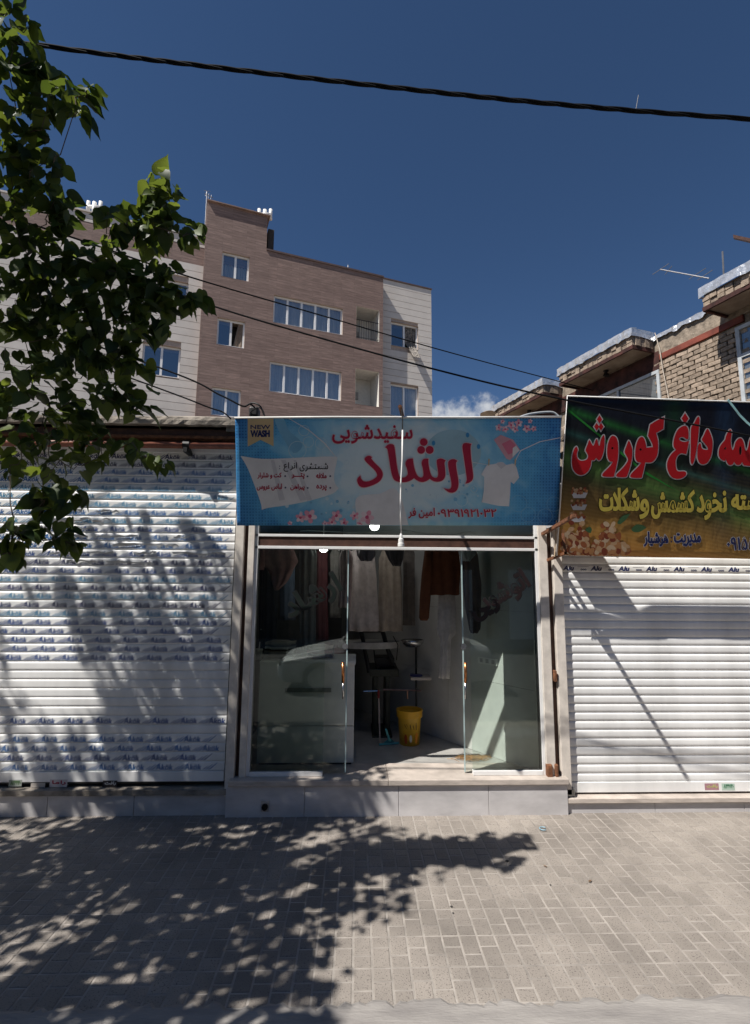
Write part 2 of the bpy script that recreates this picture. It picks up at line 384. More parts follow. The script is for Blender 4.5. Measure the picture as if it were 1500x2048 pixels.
# stickers on the bottom bar
def sticker(parent, px0, py0, px1, py1, col, txt=None, tcol=(.3, .02, .03), Y=.0165):
    a = PY(px0, py0, Y); b = PY(px1, py1, Y); t = R.uniform(-.002, .002)
    o = MB().quad((a.x, Y, b.z), (b.x, Y, b.z + t), (b.x, Y, a.z + t), (a.x, Y, a.z)).build('sticker', flat('sticker_paper', col), parent)
    if txt:
        mb = MB(); w_, h_ = b.x - a.x, a.z - b.z
        put_loops(mb, fit(text_loops(txt), a.x + w_ * .15, -a.z + h_ * .15, b.x - w_ * .1, -b.z - h_ * .3), lambda x, y, o_: (x, Y - o_, -y), .001, bold=.002)
        child(mb.build('lettering', flat('sticker_ink', tcol)), o)
sticker(LS, 18, 1560, 43, 1573, (.33, .36, .32), '۸۲۳۴۴۰', (.12, .2, .1))
sticker(LS, 62, 1566, 90, 1575, (.55, .5, .45), None)
sticker(LS, 100, 1559, 134, 1574, (.65, .6, .6), 'راما', (.4, .02, .06))
sticker(LS, 206, 1561, 234, 1574, (.06, .05, .05), 'رافت', (.6, .6, .6))
# plinth under the left shutter
pz = z0l - .03
mb = MB(); k = 60
ed = [(sx0 + (-1.12 - sx0) * i / k, -.045 - .012 * R.random(), pz - .004 * R.random()) for i in range(k + 1)]
for i in range(k):
    a, b = ed[i], ed[i + 1]
    mb.quad((a[0], a[1], pz - .045 - .008 * R.random() * 0), (b[0], b[1], pz - .045), b, a); mb.quad(a, b, (b[0], .2, pz), (a[0], .2, pz))
mb.box(sx0, -1.12, -.02, .2, pz - .06, pz - .046)
mb.build('worn_ledge', M_conc, LS)
seams = [sx0, -3.55, -2.66, -1.92, -1.12]
for a, b in zip(seams, seams[1:]):
    MB().box(a + .002, b - .002, -.03 + R.uniform(-.002, .002), .2, -.2, pz - .047).build('plinth_tile', M_marble, LS, bevel=.003)
# shop body behind the shutter, roof ledge, lintel channel
MB().box(sx0, -1.17, .10, 5, -.1, 3.45).build('wall', M_dark, LS)
zp = PY(300, 905).z
MB().box(sx0, -1.15, -.005, .06, zp + .005, zp + .062).build('shutter_housing', M_slat, LS, bevel=.004)
yl = -.20
zt = PY(300, 829, yl).z; zl = PY(300, 848, yl).z
mb = MB(); k = 70; rows_ = []
for i in range(k + 1):
    x = sx0 + (-1.08 - sx0) * i / k
    rows_.append([(x, yl + .012 * R.random(), zl + .01 * R.random()), (x, yl - .004 + .01 * R.random(), (zl + zt) / 2), (x, yl + .01 * R.random(), zt - .012 - .01 * R.random()), (x, yl + .05, zt + .008 * math.sin(x * 3)), (x, .6, zt + .03)])
for a, b in zip(rows_, rows_[1:]):
    for j in range(4): mb.quad(a[j], b[j], b[j + 1], a[j + 1])
    mb.quad((a[0][0], .12, zl + .01), (b[0][0], .12, zl + .01), b[0], a[0])
mb.build('roof_ledge', M_conc, LS, smooth=False)
zc = PY(300, 870, -.12).z
MB().box(sx0, -1.12, -.12, -.105, zc, zl + .004).box(sx0, -1.12, -.12, .1, zl - .02, zl + .003).build('rusty_channel', M_brownp, LS)
mb = MB(); mb.box(sx0, -1.13, -.135, .08, zc - .028, zc - .002); mb.build('rust_strip', M_rust, LS, bevel=.003)
MB().box(sx0, -1.13, -.05, .09, zp + .063, zp + .085).build('housing_lip', M_alu, LS, bevel=.003)
# gas pipe in front of the housing
yp = -.10; zpp = PY(400, 891, yp).z
GP = empty('gas_pipe', (-1.5, yp, zpp), 'red oxide gas pipe running along the top of the left shutter', 'pipe')
MB().tube([(-4.6, yp, zpp - .01), (-3, yp, zpp), (-1.0, yp, zpp + .002)], .034, 14).build('pipe', M_pipe, GP, smooth=True)
xb = PY(374, 890, yp).x
MB().tube([(xb, yp, zpp)] and [(xb - .03, yp, zpp), (xb + .03, yp, zpp)], .047, 14).box(xb - .018, xb + .018, yp - .05, 0.02, zpp - .075, zpp - .03).build('pipe_clamp', M_black, GP, smooth=False)
# ---- right shop
RS = shop_base('shuttered_shop', 2.9, 'shop on the right closed by a plain white roller shutter with two stickers')
rx0, rx1 = 1.885, 5.2
zrb = PY(1300, 1586).z
mer = slat_mesh(rx1 - rx0, .0762, M_slat, 'shutter_slat', 4.6, .0095)
for i in range(34):
    z = zrb + .085 + .0762 * i + .038
    if z > 2.9: break
    s = link('shutter_slat', mer, RS); s.matrix_parent_inverse = pinv(RS); s.location = (rx0, .035 + R.uniform(-.001, .001), z)
    if i == 25:
        mb = MB(); lo = fit(text_loops('Alu'), 0, 0, .105, .04, .25); lo2 = fit(text_loops('ooo'), 0, 0, .055, .016); x = .10
        S = lambda a, b, o: (a, -.0102 - o, b)
        while x < rx1 - rx0 - .3:
            put_loops(mb, [[(x + q[0], .02 - q[1]) for q in p] for p in lo], S, .0004, bold=.003)
            mb.quad((x - .13, -.0106, .013), (x - .02, -.0106, .016), (x - .02, -.0106, .0185), (x - .13, -.0106, .0155))
            put_loops(mb, [[(x - .1 + q[0], -.004 - q[1]) for q in p] for p in lo2], S, .0004, bold=.001)
            x += .272
        o = mb.build('printed_film', INK[0], None); o.parent = s
MB().box(rx0, rx1, .018, .05, zrb, zrb + .087).build('bottom_bar', M_slat, RS, bevel=.003)
sticker(RS, 1409, 1567, 1438, 1580, (.40, .22, .25), 'رافت', (.5, .5, .2))
sticker(RS, 1443, 1567, 1470, 1580, (.45, .58, .50), '۸۴۴۷۴۰', (.1, .25, .15))
MB().box(rx0 + .01, rx0 + .1, -.03, .03, zrb - .02, zrb + .05).build('corner_bracket', mat('galvanised', (.35, .35, .34), .4, .2, metal=.8), RS, bevel=.006)
MB().box(rx0 - .03, rx1, -.07, .25, zrb - .06, zrb - .018).build('sill_slab', M_stone, RS, bevel=.005)
for a, b in ((1.86, 2.70), (2.70, 3.52), (3.52, 4.4), (4.4, 5.2)):
    MB().box(a + .0015, b - .0015, -.045, .25, -.2, zrb - .061).build('plinth_tile', M_marble, RS, bevel=.003)
MB().box(1.95, 5.2, .12, 3.0, -.1, 3.2).build('wall', M_dark, RS)
MB().box(rx0 - .02, rx1, -.02, .09, 2.72, 3.0).build('shutter_housing', M_slat, RS)
# ---- laundry
LA = empty('laundry_shop', (.3, 0, 0), 'small laundry shop with open glass front, cream posts and grey marble step', 'shop')
zs = PY(800, 1552, 0).z                                # top of the sill
fl = zs - .012
for a, b in zip([-1.12, -.435, .39, 1.19], [-.435, .39, 1.19, 1.90]):
    MB().box(a + .0015, b - .0015, -.075 + R.uniform(-.001, .001), .1, -.2, zs - .052).build('plinth_tile', M_marble, LA, bevel=.003)
for a, b in ((-1.10, .30), (.30, 1.91)):
    MB().box(a, b - .0015, -.098, .34, zs - .050, zs).build('sill_slab', M_stone, LA, bevel=.006)
dp = PY(530, 1612, -.08)
o = MB().box(dp.x - .035, dp.x + .035, -.083, -.05, dp.z - .045, dp.z + .04).build('drain_plate', M_stone, LA)
mb = MB().tube([(dp.x, -.10, dp.z - .005), (dp.x, -.04, dp.z - .005)], .027, 16, cap=False); mb.tube([(dp.x, -.0845, dp.z - .005), (dp.x, -.084, dp.z - .005)], .026, 16)
mb.build('drain_pipe', M_black, LA)
zh = PY(700, 900).z
def post(x0, x1, y0=-.03, y1=.06, z0=None, z1=None, m_=M_post):
    MB().box(x0, x1, y0, y1, zs if z0 is None else z0, zh if z1 is None else z1).build('post', m_, LA, bevel=.004)
post(-1.145, -1.066, z0=zs - .155); post(-1.027, -.968, -.02)
MB().box(-1.07, -1.02, .03, .07, zs - .15, zh).build('shutter_channel', M_brownp, LA)
post(1.738, 1.822, -.02); post(1.872, 1.958, z0=zs - .16)
MB().box(1.81, 1.88, .03, .07, zs - .15, zh).build('shutter_channel', M_brownp, LA)
for px, py in ((1379, 1350),): pass
q = PY(1110, 1352, -.03); MB().box(q.x - .012, q.x + .012, -.05, .02, q.z - .05, q.z + .05).build('lock_plate', M_rust, LA, bevel=.004)
for px, w_ in ((1099, .05), (1113, .03)):
    q = PY(px, 1540, -.03); MB().box(q.x - w_ / 2, q.x + w_ / 2, -.05, .03, q.z - .06, q.z + .05).build('rusty_foot', M_rust, LA, bevel=.01)
za, zb2 = PY(700, 1093).z, PY(700, 1071).z
gx0, gx1 = -.968, 1.738
MB().box(gx0, gx1, .0, .07, za - .028, za).build('door_header', M_alu, LA, bevel=.003)
MB().box(gx0 - .005, gx1 + .005, .012, .10, za + .001, zb2 - .018).build('steel_beam', M_brownp, LA)
MB().box(gx0, gx1, .0, .07, zb2 - .017, zb2 + .008).build('transom_rail', M_alu, LA, bevel=.003)
MB().box(gx0, gx0 + .032, .0, .07, zs + .001, zh).build('side_frame', M_alu, LA, bevel=.003)
MB().box(gx1 - .030, gx1, .0, .07, zs + .001, zh).build('side_frame', M_alu, LA, bevel=.003)
xl1 = PY(650, 1300, .02).x; xr0 = PY(941, 1300, .02).x
MB().box(gx0 + .033, xl1, -.005, .05, zs + .001, zs + .04).build('base_profile', M_alu, LA, bevel=.003)
MB().box(xr0, gx1 - .031, -.005, .05, zs + .001, zs + .04).build('base_profile', M_alu, LA, bevel=.003)
MB().box(gx0 + .033, xl1, .015, .024, zs + .041, za - .029).build('fixed_pane', M_glass, LA)
MB().box(xr0, gx1 - .031, .015, .024, zs + .041, za - .029).build('fixed_pane', M_glass, LA)
MB().box(gx0 + .033, gx1 - .031, .025, .032, zb2 + .009, zh - .05).build('transom_pane', M_glass, LA)
M_copper = mat('copper_handle', (.55, .22, .08), .25, .1, metal=.9)
M_edge = mat('glass_edge', (.42, .55, .55), .15, .05)
for side, xa, xb_, ex, hx in ((0, PY(520, 1300, .06).x, PY(694, 1300, .06).x, 1, 686), (1, PY(926, 1300, .06).x, PY(1076, 1300, .06).x, 0, 931)):
    d = MB().box(xa, xb_, .058, .067, zs + .012, za - .03).build('sliding_door', M_glass, LA, label=('left sliding glass leaf', 'right sliding glass leaf')[side])
    xe_ = xb_ if ex else xa
    child(MB().box(xe_ - .005, xe_ + .005, .055, .070, zs + .012, za - .03).build('polished_edge', M_edge), d)
    h0, h1 = PY(hx, 1325, .03), PY(hx, 1398, .03); hm = h0.lerp(h1, .55)
    child(MB().tube([(h0.x, .034, h0.z), (hm.x, .034, hm.z)], .014, 10).build('handle_grip', M_copper, smooth=True), d)
    child(MB().tube([(hm.x, .034, hm.z), (h1.x, .034, h1.z)], .009, 10).tube([(h0.x, .034, h0.z - .03), (h0.x, .075, h0.z - .03)], .008, 8).tube([(h1.x, .034, h1.z + .03), (h1.x, .075, h1.z + .03)], .008, 8).build('handle_bar', M_steel, smooth=True), d)
    lk = PY((690, 927)[side], 1293, .05)
    child(MB().tube([(lk.x, .050, lk.z), (lk.x, .074, lk.z)], .028, 20).build('lock', M_steel), d)
# room
wx = lambda y: 1.735 - .68 * (y - .03)
bx_ = lambda y: -1.06 - .68 * (y - .03)
YB = 2.9; CZ = 3.42
mb = MB().quad((-1.1, .075, fl), (1.76, .075, fl), (wx(YB), YB, fl), (bx_(YB), YB, fl)); mb.build('floor', M_floor, LA)
# tiles of the sunny side wall, each laid on its own
u = Vector((-.68, 1, 0)).normalized(); nn = Vector((-u.y, u.x, 0)) * 1
base = Vector((wx(.075), .075, 0))
def WR(s, z, o): return base + u * s - Vector((u.y, -u.x, 0)) * o + Vector((0, 0, z))
mb = MB(); Lw = (YB - .075) * math.sqrt(1 + .68**2)
mb.quad(WR(0, fl - .02, -.012), WR(Lw, fl - .02, -.012), WR(Lw, CZ, -.012), WR(0, CZ, -.012)); mb.build('wall', M_conc, LA)
ti = 0
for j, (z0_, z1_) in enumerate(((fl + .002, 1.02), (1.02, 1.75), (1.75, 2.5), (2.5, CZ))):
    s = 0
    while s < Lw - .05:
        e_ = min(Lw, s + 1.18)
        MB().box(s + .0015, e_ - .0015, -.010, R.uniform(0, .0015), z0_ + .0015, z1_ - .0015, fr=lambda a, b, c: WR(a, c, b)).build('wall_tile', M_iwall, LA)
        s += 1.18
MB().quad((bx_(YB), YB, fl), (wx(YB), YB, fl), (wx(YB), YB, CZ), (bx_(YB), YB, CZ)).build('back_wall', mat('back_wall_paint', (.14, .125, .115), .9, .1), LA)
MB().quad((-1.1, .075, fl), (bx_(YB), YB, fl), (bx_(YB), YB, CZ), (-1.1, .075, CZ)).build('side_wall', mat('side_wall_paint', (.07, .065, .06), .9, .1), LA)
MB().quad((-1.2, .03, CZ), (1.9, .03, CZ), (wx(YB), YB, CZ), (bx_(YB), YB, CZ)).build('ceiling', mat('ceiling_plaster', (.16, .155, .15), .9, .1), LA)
MB().box(-1.15, 1.96, -.0, .10, zh - .05, 3.5).build('fascia', M_brownp, LA)
MB().box(-1.25, 1.96, -.15, 5, 3.43, 3.52).build('roof', M_conc, LA)
MB().box(-1.15, 1.96, 3.0, 3.1, -.1, 3.42).build('rear_wall', M_dark, LA)

# ================================================================== banners
def ramp_node(n, stops):
    r_ = n.new('ShaderNodeValToRGB'); e = r_.color_ramp.elements
    while len(e) < len(stops): e.new(.5)
    for el, (p, c) in zip(e, stops): el.position = p; el.color = (*c, 1)
    return r_
def math_node(n, l, op, a, b=None, c=None):
    q = n.new('ShaderNodeMath'); q.operation = op
    for i, v in enumerate((a, b, c)):
        if v is None: continue
        if isinstance(v, (int, float)): q.inputs[i].default_value = v
        else: l.new(v, q.inputs[i])
    return q.outputs[0]
def print_mat(name, build, trans=.35):
    m = bpy.data.materials.new(name); m.use_nodes = True; t = m.node_tree; n = t.nodes; l = t.links; b = n['Principled BSDF']
    b.inputs['Roughness'].default_value = .5; b.inputs['Specular IOR Level'].default_value = .25
    uv = n.new('ShaderNodeUVMap'); s = n.new('ShaderNodeSeparateXYZ'); l.new(uv.outputs[0], s.inputs[0])
    out = build(n, l, s.outputs[0], s.outputs[1], uv.outputs[0])
    l.new(out, b.inputs[0])
    tr = n.new('ShaderNodeBsdfTranslucent'); l.new(out, tr.inputs[0]); ms = n.new('ShaderNodeMixShader'); ms.inputs[0].default_value = trans
    nz_ = n.new('ShaderNodeTexNoise'); nz_.inputs['Scale'].default_value = 3; nz_.inputs['Detail'].default_value = 3; mp_ = n.new('ShaderNodeMapping'); mp_.inputs['Scale'].default_value = (6, 1.2, 1); l.new(uv.outputs[0], mp_.inputs[0]); l.new(mp_.outputs[0], nz_.inputs[0])
    bu = n.new('ShaderNodeBump'); bu.inputs['Strength'].default_value = .5; bu.inputs['Distance'].default_value = .03; l.new(nz_.outputs[0], bu.inputs['Height']); l.new(bu.outputs[0], b.inputs['Normal']); l.new(bu.outputs[0], tr.inputs['Normal'])
    l.new(b.outputs[0], ms.inputs[1]); l.new(tr.outputs[0], ms.inputs[2]); l.new(ms.outputs[0], n['Material Output'].inputs[0]); return m
def mixc(n, l, f, a, b):
    q = n.new('ShaderNodeMix'); q.data_type = 'RGBA'
    for i, v in ((0, f), (6, a), (7, b)):
        if isinstance(v, (int, float)): q.inputs[i].default_value = v
        elif isinstance(v, tuple): q.inputs[i].default_value = (*v, 1)
        else: l.new(v, q.inputs[i])
    return q.outputs[2]
def blue_print(n, l, u, v, uv):
    du = math_node(n, l, 'MULTIPLY', math_node(n, l, 'SUBTRACT', u, .50), 1.55); dv = math_node(n, l, 'MULTIPLY', math_node(n, l, 'SUBTRACT', v, .52), .75)
    d = math_node(n, l, 'SQRT', math_node(n, l, 'ADD', math_node(n, l, 'MULTIPLY', du, du), math_node(n, l, 'MULTIPLY', dv, dv)))
    nz_ = n.new('ShaderNodeTexNoise'); nz_.inputs['Scale'].default_value = 5; nz_.inputs['Detail'].default_value = 4; nz_.inputs['Distortion'].default_value = 1.2
    mp_ = n.new('ShaderNodeMapping'); mp_.inputs['Scale'].default_value = (3, 1, 1); l.new(uv, mp_.inputs[0]); l.new(mp_.outputs[0], nz_.inputs[0])
    d = math_node(n, l, 'ADD', d, math_node(n, l, 'MULTIPLY', math_node(n, l, 'SUBTRACT', nz_.outputs[0], .5), .38))
    rp = ramp_node(n, [(0, (.74, .83, .86)), (.27, (.64, .79, .85)), (.44, (.32, .64, .82)), (.64, (.12, .45, .75)), (.92, (.025, .17, .52))]); l.new(d, rp.inputs[0])
    # halftone dots towards the ends
    a = math_node(n, l, 'SUBTRACT', math_node(n, l, 'FRACT', math_node(n, l, 'MULTIPLY', u, 108)), .5); b = math_node(n, l, 'SUBTRACT', math_node(n, l, 'FRACT', math_node(n, l, 'MULTIPLY', v, 36)), .5)
    q = math_node(n, l, 'SQRT', math_node(n, l, 'ADD', math_node(n, l, 'MULTIPLY', a, a), math_node(n, l, 'MULTIPLY', b, b)))
    lim = math_node(n, l, 'MULTIPLY', math_node(n, l, 'SUBTRACT', d, .46), .8)
    dot = math_node(n, l, 'LESS_THAN', q, math_node(n, l, 'MINIMUM', lim, .33))
    return mixc(n, l, math_node(n, l, 'MULTIPLY', dot, .6), rp.outputs[0], (.008, .07, .27))
def brown_print(n, l, u, v, uv):
    nz_ = n.new('ShaderNodeTexNoise'); nz_.inputs['Scale'].default_value = 2.4; l.new(uv, nz_.inputs[0])
    t = math_node(n, l, 'ADD', math_node(n, l, 'MULTIPLY', u, .32), math_node(n, l, 'ADD', v, math_node(n, l, 'MULTIPLY', math_node(n, l, 'SUBTRACT', nz_.outputs[0], .5), .25)))
    rp = ramp_node(n, [(0, (.50, .20, .04)), (.2, (.42, .22, .05)), (.36, (.20, .12, .035)), (.5, (.05, .04, .018)), (.68, (.012, .014, .014)), (1, (.006, .009, .02))]); l.new(t, rp.inputs[0])
    # green and blue light streaks across the artwork
    w1 = math_node(n, l, 'ADD', math_node(n, l, 'MULTIPLY', u, .55), v); c = rp.outputs[0]
    for cen, wd, col, amt in ((.92, .055, (.02, .16, .03), .75), (.62, .16, (.10, .22, .05), .8), (.78, .05, (.03, .12, .10), .6)):
        g = math_node(n, l, 'DIVIDE', math_node(n, l, 'ABSOLUTE', math_node(n, l, 'SUBTRACT', w1, cen)), wd)
        g = math_node(n, l, 'MAXIMUM', math_node(n, l, 'SUBTRACT', 1, g), 0)
        c = mixc(n, l, math_node(n, l, 'MULTIPLY', math_node(n, l, 'MULTIPLY', g, g), amt), c, col)
    for cen, wd, col in ((.56, .05, (.015, .04, .09)), (.38, .06, (.01, .05, .02)), (.75, .04, (.012, .03, .09))):
        g = math_node(n, l, 'MAXIMUM', math_node(n, l, 'SUBTRACT', 1, math_node(n, l, 'DIVIDE', math_node(n, l, 'ABSOLUTE', math_node(n, l, 'SUBTRACT', u, cen)), wd)), 0)
        c = mixc(n, l, math_node(n, l, 'MULTIPLY', g, math_node(n, l, 'MULTIPLY', v, .8)), c, col)
    wv = n.new('ShaderNodeTexWave'); wv.bands_direction = 'DIAGONAL'; wv.inputs['Scale'].default_value = 26; wv.inputs['Distortion'].default_value = 1; mp_ = n.new('ShaderNodeMapping'); mp_.inputs['Scale'].default_value = (.35, 1, 1); l.new(uv, mp_.inputs[0]); l.new(mp_.outputs[0], wv.inputs[0])
    lo = math_node(n, l, 'MULTIPLY', math_node(n, l, 'MAXIMUM', math_node(n, l, 'SUBTRACT', .6, v), 0), .16)
    return mixc(n, l, math_node(n, l, 'MULTIPLY', wv.outputs[0], lo), c, (.8, .6, .25))

class Banner:
    def __init__(s, name, TL, TR, BR, BL, label, mt, yt=-.69, yb=-.28):
        s.bl = PY(*BL, yb); s.p0 = s.bl
        s.n = (PY(*BR, yb) - s.bl).cross(PY(*TL, yt) - s.bl).normalized()
        if s.n.y > 0: s.n = -s.n
        s.root = empty(name, s.bl, label, 'banner'); s.c = (TL, TR, BR, BL); s.layer = 0
        nx, ny = 60, 24; vs = []; uvs = []
        for j in range(ny + 1):
            for i in range(nx + 1):
                a, b = i / nx, j / ny
                px = (TL[0] * (1 - a) + TR[0] * a) * b + (BL[0] * (1 - a) + BR[0] * a) * (1 - b)
                py = (TL[1] * (1 - a) + TR[1] * a) * b + (BL[1] * (1 - a) + BR[1] * a) * (1 - b)
                vs.append(s.S(px, py, .0015 * math.sin(a * 40) * (1 - b) + .001 * math.sin(a * 13 + b * 7))); uvs.append((a, b))
        mb = MB(); fs = [(j * (nx + 1) + i, j * (nx + 1) + i + 1, (j + 1) * (nx + 1) + i + 1, (j + 1) * (nx + 1) + i) for j in range(ny) for i in range(nx)]
        mb.add(vs, fs); s.sheet = mb.build('printed_sheet', mt, s.root, smooth=True)
        ul = s.sheet.data.uv_layers.new(name='UVMap')
        for lp in s.sheet.data.loops: ul.data[lp.index].uv = uvs[lp.vertex_index]
        sd = s.sheet.modifiers.new('thick', 'SOLIDIFY'); sd.thickness = .0015; sd.offset = -1
    def S(s, px, py, off): return PP(px, py, s.p0, s.n) + s.n * off
    def art(s, name, loops, col, off=.004, bold=0, outline=0, fill=True, trans=.1):
        m_ = col if not isinstance(col, tuple) else flat('print_ink', col, trans=trans)
        mb = MB(); put_loops(mb, loops, s.S, off, bold, fill, outline); o = mb.build(name, m_); return child(o, s.sheet)
    def text(s, t, x0, y0, x1, y1, col, off=.006, bold=.4, halo=None, hw=.8, name='lettering'):
        lo = fit(text_loops(t), x0, y0, x1, y1)
        if halo: s.art(name + '_halo', lo, halo, off - .0014, bold, hw)
        return s.art(name, lo, col, off, bold)

BL_ = Banner('shop_banner', (470, 836), (1122, 834), (1118, 1051), (474, 1051), 'blue printed laundry banner tilted forward above the open shop door', print_mat('blue_banner_print', blue_print, .14))
B = BL_
def z5(p, ox, oy, k): return [(ox + q[0] / k, oy + q[1] / k) + tuple(q[2:]) for q in p]
WHITE = flat('print_white', (.80, .80, .81), trans=.1); PALE = flat('print_pale_blue', (.60, .76, .84), trans=.1); RED = flat('print_crimson', (.47, .02, .065), trans=.1)
PINKH = flat('print_pink_halo', (.80, .62, .66), trans=.1); GOLD = flat('print_gold', (.66, .50, .28), trans=.1); NAVY = flat('print_navy', (.02, .03, .12), trans=.1)
LBLUE = flat('print_light_blue', (.22, .50, .72), trans=.1)
# water swirl, bubbles
B.art('water_swirl', [smooth(z5([(395, 70), (470, 70), (520, 180), (600, 250), (640, 320), (560, 380), (470, 250), (420, 160)], 460, 820, 4.412))], LBLUE, .0022)
for x, y, r_ in ((595, 900, 17), (617, 884, 10), (642, 887, 11), (655, 904, 10.5), (608, 861, 10), (1037, 1007, 16), (1056, 1029, 14), (1090, 1032, 14), (1108, 1008, 14), (610, 836, 0), (693, 925, 4), (700, 1000, 6), (880, 995, 7), (923, 1000, 12), (948, 978, 6), (690, 1005, 9)):
    if r_: B.art('bubble', [circ(x, y, r_, 22)], PALE if x < 1000 else LBLUE, .0026, 0, .9, fill=False)
B.art('bubble', [circ(906, 905, 56, 40, 46)], flat('print_haze', (.36, .58, .68), trans=.1), .0018)
for x, y in ((867, 886), (935, 870), (957, 893)): B.art('water_drop', [circ(x, y, 3.5, 12, 5)], flat('print_drop', (.05, .30, .60), trans=.1), .003)
B.art('foam', [circ(R.uniform(815, 960), R.uniform(965, 1010), R.uniform(1.5, 5), 10) for _ in range(1)], PALE, .0028)
for _ in range(46):
    x = R.choice((R.uniform(810, 960), R.uniform(640, 712), R.uniform(545, 640))); y = R.uniform(985, 1030) if x < 720 else R.uniform(955, 1005)
    B.art('foam_bubble', [circ(x, y, R.uniform(1.2, 4), 9)], R.choice((PALE, LBLUE)), .0024 + R.uniform(0, .0006))
# gold ribbon
B.art('ribbon', [[(495.6, 837.5), (547.3, 837.2), (547.3, 892.5), (521, 879.5), (495.6, 893)]], GOLD, .004)
B.text('NEW', 501.5, 850, 540.5, 857.5, NAVY, .0055, .35); B.text('WASH', 502, 861, 539, 873, NAVY, .0055, 1.0)
# clothes line and sheet
sheet_px = z5([(95, 405, 1), (280, 430), (500, 425), (700, 415), (920, 410), (945, 440), (920, 560), (925, 640), (960, 690, 1), (900, 740), (700, 800), (500, 840), (350, 860), (280, 880, 1), (275, 830), (230, 700), (160, 520)], 460, 820, 4.412)
B.art('linen_sheet', [smooth(sheet_px)], WHITE, .0036)
GREYF = flat('print_fold', (.66, .66, .69), trans=.1)
for a, b, w_ in ((360, 395, 30), (450, 580, 40), (560, 640, 24)):
    B.art('sheet_fold', [z5([(a, 440), (a + w_, 440), (b + w_ + 60, 790), (b + 40, 800)], 460, 820, 4.412)], GREYF, .0042)
B.art('clothes_line', [z5([(505, 68), (512, 66), (700, 175), (840, 290), (935, 410), (930, 414), (830, 296), (695, 181)], 460, 820, 4.412)], WHITE, .0034)
B.art('clothes_line', [z5([(1415, 311), (1415, 317), (1250, 350), (1090, 425), (1060, 480), (1040, 530), (1034, 528), (1054, 478), (1086, 418), (1246, 344)], 780, 800, 4.167)], WHITE, .0034)
B.art('clothes_line', [z5([(690, 516), (815, 538), (815, 543), (690, 521)], 780, 800, 4.167)], WHITE, .0034)
B.text('شستشوی', 599.5, 925.5, 656, 942.5, flat('print_black', (.02, .02, .025)), .0055, .22)
B.text('انواع', 567.5, 924.5, 594, 943, flat('print_black', (.02, .02, .025)), .0055, .22)
B.art('lettering', [circ(559.5, 932, 1, 8), circ(559.5, 937, 1, 8)], NAVY, .0055)
for t, x0, y0, x1, y1 in (('ملافه', 632.5, 945.5, 653, 956), ('پتـــو', 583.5, 946, 609, 957.5), ('کت و شلوار', 515.5, 945, 563, 957), ('پرده', 633, 969.5, 653, 981), ('پیراهن', 581, 968, 609, 981), ('لباس عروس', 514, 967, 564, 980.5)):
    B.text(t, x0, y0, x1, y1, RED, .0055, .38)
for x, y in ((660.5, 952), (615, 952.5), (570.5, 952), (660.5, 975.5), (615.5, 975.5), (571, 975)):
    B.art('asterisk', [[(x + (2.9 if k % 2 == 0 else 1.1) * math.cos(k * math.pi / 6), y + (2.9 if k % 2 == 0 else 1.1) * math.sin(k * math.pi / 6)) for k in range(12)]], NAVY, .0055)
# white laundry, flowers, soap box, shirt
B.art('linen_cloth', [smooth([(711, 1000), (725, 990), (760, 987), (786, 976), (800, 990), (811, 1025), (817, 1050, 1), (713, 1050, 1), (712, 1025)])], WHITE, .0030)
B.art('shirt', [smooth(z5([(815, 540, 1), (880, 530), (900, 520), (940, 518), (970, 540), (1040, 535), (1075, 645, 1), (1030, 700, 1), (1005, 680, 1), (1000, 780), (992, 885, 1), (900, 880), (762, 850, 1), (780, 760), (785, 640, 1), (758, 620, 1), (800, 550)], 780, 800, 4.167))], WHITE, .0036)
B.art('shirt_collar', [z5([(885, 532), (905, 521), (938, 520), (968, 541), (925, 575)], 780, 800, 4.167)], GREYF, .0044)
for x in (818, 1038): B.art('clothes_peg', [z5([(x, 490), (x + 12, 490), (x + 8, 545), (x, 545)], 780, 800, 4.167)], GOLD, .0048)
B.art('soap_box', [z5([(865, 330), (920, 290), (1025, 330), (1083, 415), (1000, 500), (970, 490)], 780, 800, 4.167)], flat('print_pink', (.70, .38, .44), trans=.1), .0036)
B.art('soap_box_panel', [z5([(930, 365), (1000, 330), (1045, 375), (1020, 440), (985, 455)], 780, 800, 4.167)], flat('print_rose', (.72, .20, .30), trans=.1), .0044)
B.art('soap_box_panel', [z5([(1022, 400), (1050, 380), (1078, 420), (1020, 475)], 780, 800, 4.167)], WHITE, .0047)
PK = [flat('print_petal', c, trans=.1) for c in ((.84, .36, .46), (.88, .58, .65), (.68, .10, .22), (.90, .74, .78))]
for x, y, r_ in ((601, 1035, 10), (620, 1032, 14), (673, 1031, 11), (664, 1044, 9), (709, 1031, 9), (734, 1034, 14), (688, 1045, 9), (580, 1046, 5), (650, 1047, 6), (720, 1046, 6), (997, 855, 7), (1010, 858, 7), (1022, 850, 8), (1030, 858, 7), (1037, 846, 8), (1053, 857, 8), (1067, 857, 6), (1005, 843, 5), (1060, 842, 5)):
    a0 = R.uniform(0, 6)
    for k in range(5):
        a = a0 + k * 1.2566; cx, cy = x + r_ * .55 * math.cos(a), y + r_ * .55 * math.sin(a)
        if cy + r_ * .5 > 1050: cy = 1050 - r_ * .5
        if cy - r_ * .4 < 838: cy = 838 + r_ * .4
        B.art('petal', [circ(cx, cy, r_ * .5, 9, r_ * .36, a)], PK[k % 2 if k < 4 else 3], .0050 + k * .0002)
    B.art('flower_heart', [circ(x, min(y, 1047), r_ * .28, 8)], PK[2], .0064)
